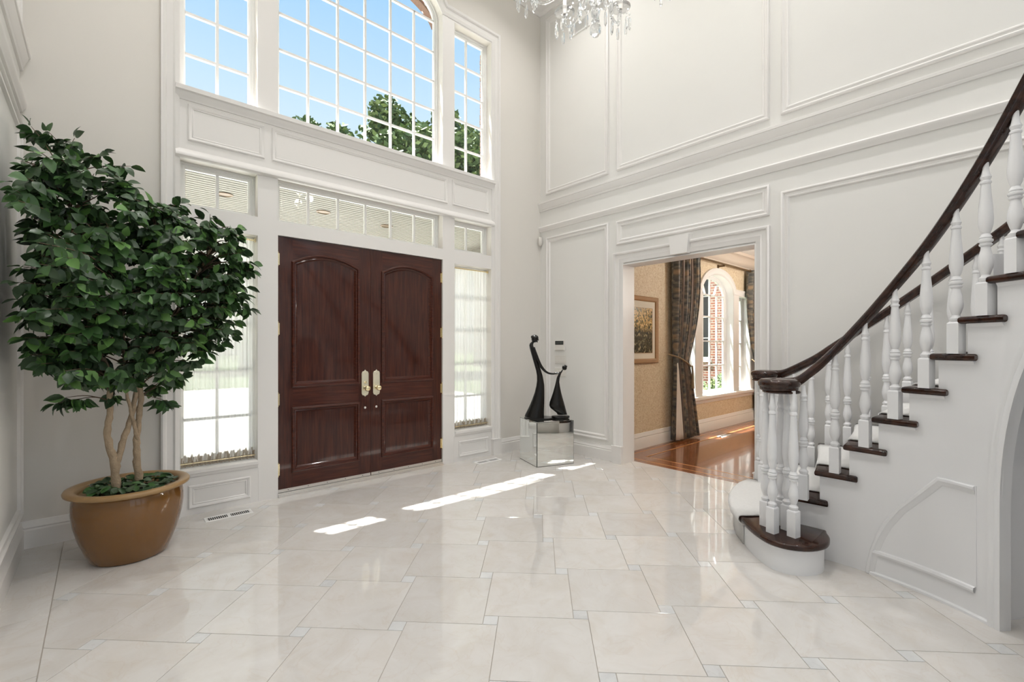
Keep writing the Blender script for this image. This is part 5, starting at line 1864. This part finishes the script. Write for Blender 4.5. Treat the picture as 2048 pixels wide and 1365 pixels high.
# moulded panel on the inner stringer
ppts = [(7.5, .004), (7.9, .07), (8.7, .160), (10.1, .255), (11.9, .345), (15.0, .457), (19.6, .576), (24.1, .692), (28, .692), (32.0, .690)]
pan = [(deg2u(a), z) for a, z in ppts]
MB().loop(pan[::-1], [(0, 0), (0, .010), (.006, .016), (.018, .016), (.026, .008), (.040, .006), (.046, 0)], mc, closed=False).build('stringer_panel', 'stairwhite', st_e, smooth=40)
MB().loop([(deg2u(32.0), .690), (deg2u(32.0), .42), (deg2u(32.0), .16)], [(0, 0), (0, .003), (.006, .003), (.006, 0)], mc, closed=False).build('panel_edge', 'stairwhite', st_e)
# base band and shoe following the curve, from the panel foot to the arch
bb = [(deg2u(lerp(8.0, 37.0, k_ / 14)), 0.0) for k_ in range(15)]
k_n = len(bb)
mb = MB()
for prof in ([(.0, 0), (0, .012), (.012, .012), (.018, .007), (.020, 0)],):
    for v, h in prof:
        mb.v += [mc(u, v, h) for u, _ in bb]
    for a in range(len(prof) - 1):
        for b in range(k_n - 1):
            mb.f.append((a * k_n + b, a * k_n + b + 1, (a + 1) * k_n + b + 1, (a + 1) * k_n + b))
mb.build('base_shoe', 'stairwhite', st_e)
mb = MB()
bb2 = [(deg2u(lerp(8.8, 32.0, k_ / 14)), 0.0) for k_ in range(15)]
for v, h in [(.128, 0), (.130, .012), (.142, .016), (.156, .012), (.160, 0)]:
    mb.v += [mc(u, v, h) for u, _ in bb2]
for a in range(4):
    for b in range(14):
        mb.f.append((a * 15 + b, a * 15 + b + 1, (a + 1) * 15 + b + 1, (a + 1) * 15 + b))
mb.build('base_cap', 'stairwhite', st_e)

# first step with rounded bullnose
near = [(-1.120, -3.80), (-1.163, -3.815), (-1.239, -3.850), (-1.357, -3.865), (-1.470, -3.825), (-1.545, -3.745), (-1.570, -3.660), (-1.545, -3.565), (-1.442, -3.439), (-1.310, -3.325)]
front = [(-1.15, -3.205), (-.98, -3.115), (-.80, -3.045), (-.62, -3.000), (-.45, -2.980), (-.30, -2.985), (-.18, -3.01), (-.10, -3.06), (-.065, -3.13)]
back = [(-.07, -3.28), (-1.12, -3.66)]
sm = [tuple(v) for v in catmull([Vector((a, b)) .to_3d() for a, b in near + front], 4)]
outl = [(v[0], v[1]) for v in sm] + back
MB().prism(outl, SR_ - .038, SR_, ch=.012).build('tread', 'walnut', st_e, smooth=50)
ccw = outl if area(outl) > 0 else outl[::-1]
MB().prism(offs(ccw, .030), 0, SR_ - .036).build('bullnose_riser', 'stairwhite', st_e, smooth=30)
MB().prism(offs(ccw, .020), SR_ - .056, SR_ - .037, ch=.006).build('bullnose_cove', 'stairwhite', st_e, smooth=40)

# runner
rn = MB()
RN0, RN1 = 1.40, 2.14
def runner_section(pts_by_R):
    return pts_by_R
rows = []
NRAD = 7
for i in range(2, NS + 1):
    zt = i * SR_
    zp = (i - 1) * SR_
    for off_, z in ((-.008, zp + .012), (-.010, zp + .05), (-.010, zt - .055), (-.022, zt - .050), (-.036, zt - .038), (-.042, zt - .018), (-.036, zt + .004), (-.020, zt + .014), (.02, zt + .015)):
        row = []
        for k_ in range(NRAD):
            R = lerp(RN0, RN1, k_ / (NRAD - 1))
            row.append(cyl(R, nos(i, R) + math.degrees(off_ / R), z))
        rows.append(row)
    row = []
    for k_ in range(NRAD):
        R = lerp(RN0, RN1, k_ / (NRAD - 1))
        row.append(cyl(R, nos(i + 1, R) - math.degrees(.012 / R), zt + .015))
    rows.append(row)
# first step: over the curved front
fc = catmull([Vector((a, b, 0)) for a, b in [(-1.295, -3.315)] + front[:6]], 5)
def fpt(t):
    f = t * (len(fc) - 1)
    k_ = min(int(f), len(fc) - 2)
    return fc[k_].lerp(fc[k_ + 1], f - k_)
def fnorm(t):
    a, b = fpt(max(0, t - .02)), fpt(min(1, t + .02))
    d = (b - a).normalized()
    return Vector((-d.y, d.x, 0))
pre = []
for off_, z in ((-.018, .004), (-.016, SR_ - .055), (.0, SR_ - .050), (.016, SR_ - .036), (.020, SR_ - .018), (.014, SR_ + .006), (-.004, SR_ + .014), (-.04, SR_ + .015)):
    pre.append([fpt(k_ / (NRAD - 1)) + fnorm(k_ / (NRAD - 1)) * off_ + Vector((0, 0, z)) for k_ in range(NRAD)])
row = []
for k_ in range(NRAD):
    R = lerp(RN0, RN1, k_ / (NRAD - 1))
    row.append(cyl(R, nos(2, R) - math.degrees(.012 / R), SR_ + .015))
pre.append(row)
# subdivide the wide tread of the first step
rows = pre + rows
for row in rows:
    rn.v += [tuple(p) for p in row]
for a in range(len(rows) - 1):
    for b in range(NRAD - 1):
        rn.f.append((a * NRAD + b, a * NRAD + b + 1, (a + 1) * NRAD + b + 1, (a + 1) * NRAD + b))
ro = rn.build('stair_runner', 'carpet', smooth=60)
md = ro.modifiers.new('thick', 'SOLIDIFY')
md.thickness = .010
md.offset = -1
tag(ro, 'white carpet runner covering the middle of the staircase', 'carpet')

# balusters
def baluster_profile(h, hb=.172):
    H = h - hb
    p = [(.021, 0), (.027, .010), (.027, .020), (.019, .028), (.016, .036), (.021, .050), (.029, .078), (.0305, .100), (.026, .135), (.0195, .165), (.018, .180),
         (.0245, .186), (.0260, .194), (.0205, .199), (.0285, .206), (.0285, .216), (.0205, .221), (.0250, .228), (.0200, .238), (.016, .246), (.0215, .262), (.0285, .295), (.0300, .325), (.0275, .375), (.0220, .445),
         (.0180, .505), (.0225, .509), (.0225, .517), (.0165, .524), (.0195, .534), (.0225, .542), (.0170, .556), (.0130, .580), (.0120, .620), (.0115, .70)]
    s_ = H / .62
    out = []
    for r, z in p:
        zz = z if z < .25 else .25 + (z - .25) * (H - .25) / (.62 - .25)
        if zz > H:
            zz = H
        out.append((r, hb + zz))
    return out
BAL = {}
def baluster(pos, h, yaw, label=None):
    key = round(h, 3)
    if key not in BAL:
        mb = MB()
        hb = .172
        mb.prism([(-.0275, -.0275), (.0275, -.0275), (.0275, .0275), (-.0275, .0275)], 0, hb, levels=[(0, 0), (hb - .008, 0), (hb, .006)])
        mb.lathe(baluster_profile(h, hb), (0, 0, 0), 14)
        o = mb.build('baluster', 'stairwhite', smooth=35, origin=(0, 0, 0))
        o.parent = st_e
        BAL[key] = o
        o.location = Vector(pos) - Vector(ORG[st_e.name])
        o.rotation_euler = (0, 0, yaw)
        return o
    return dup(BAL[key], pos, st_e, (0, 0, yaw))

RB = 1.242
UND = .765
near_rail = []
for i in range(2, NS + 1):
    th = INN[i] + 4.0
    p = cyl(RB, th, i * SR_)
    if i == 2:
        p = Vector((-1.205, -3.690, 2 * SR_))
    baluster(p, UND + .02 if i > 2 else .765, -R_(th))
    near_rail.append((th, i * SR_ + UND))
RBO = 2.24
far_rail = []
for i in range(2, NS + 1):
    for f, dz in ((.22, 0), (.72, SR_ / 2)):
        th = lerp(OUT[i], OUT[i + 1], f)
        baluster(cyl(RBO, th, i * SR_), UND + .02 + dz, -R_(th))
        far_rail.append((th, i * SR_ + UND + dz))
VC = Vector((-1.345, -3.600))
for px_, py_ in ((-1.335, -3.500), (-1.430, -3.575), (-1.238, -3.562), (-1.305, -3.622), (-1.400, -3.690)):
    baluster((px_, py_, SR_), 1.135 - SR_, -R_(14))
VF = Vector((-.245, -3.115))
for a in (180, 60, 300):
    p = VF + Vector((math.cos(R_(a)), math.sin(R_(a)))) * .085
    baluster((p.x, p.y, SR_), 1.135 - SR_, R_(a))
RAILP = [(-.020, 0), (.020, 0), (.026, .008), (.026, .018), (.033, .026), (.036, .040), (.031, .053), (.018, .062), (0, .065), (-.018, .062), (-.031, .053), (-.036, .040), (-.033, .026), (-.026, .018), (-.026, .008)]
RAILP = [(a * 1.16, b * 1.18) for a, b in RAILP]
def rail(pts_ctrl, vc, start, sense, name='handrail', turns=1.15, r0=.108):
    path = catmull(pts_ctrl, 6)
    spir = []
    n_ = 40
    for k_ in range(n_ + 1):
        t = k_ / n_
        a = R_(start) + sense * 2 * PI * turns * t
        r = lerp(r0, .040, t ** 1.2)
        spir.append(Vector((vc.x + r * math.cos(a), vc.y + r * math.sin(a), 1.130)))
    full = path + spir
    # drop near duplicates
    out = [full[0]]
    for p in full[1:]:
        if (p - out[-1]).length > .006:
            out.append(p)
    o = MB().sweep(out, RAILP).build(name, 'walnut', st_e, smooth=40)
    MB().lathe([(.002, 1.130), (.052, 1.131), (.055, 1.15), (.055, 1.185), (.045, 1.203), (.002, 1.208)], (vc.x, vc.y, 0), 24).build('volute_eye', 'walnut', o, smooth=50)
    MB().lathe([(.10, 1.112), (.112, 1.118), (.112, 1.126), (.10, 1.131), (.002, 1.131), (.002, 1.112)], (vc.x, vc.y, 0), 32).build('volute_cap', 'walnut', o, smooth=40)
    return o
ctrl = [cyl(RB, th, z) for th, z in near_rail[::-1]]
ctrl = ctrl[:-1] + [Vector((-1.165, -3.735, 1.225)), Vector((-1.185, -3.640, 1.140)), Vector((-1.215, -3.555, 1.130))]
rail(ctrl, VC, 25, 1)
ctrl = [cyl(RBO, th, z) for th, z in far_rail[::-1]]
ctrl = ctrl[:-1] + [Vector((-.140, -3.25, 1.150)), Vector((-.138, -3.17, 1.130))]
rail(ctrl, VF, -25, 1, r0=.095)
# landing that the stair climbs to, behind the viewpoint
pl0 = cyl(RI, INN[NS + 1], 0)
struct(MB().box(-2.6, -.05, YB, cyl(RO, OUT[NS + 1], 0).y - .02, (NS + 1) * SR_ - .2, (NS + 1) * SR_).build('landing', 'stairwhite'), 'upper landing at the head of the staircase')
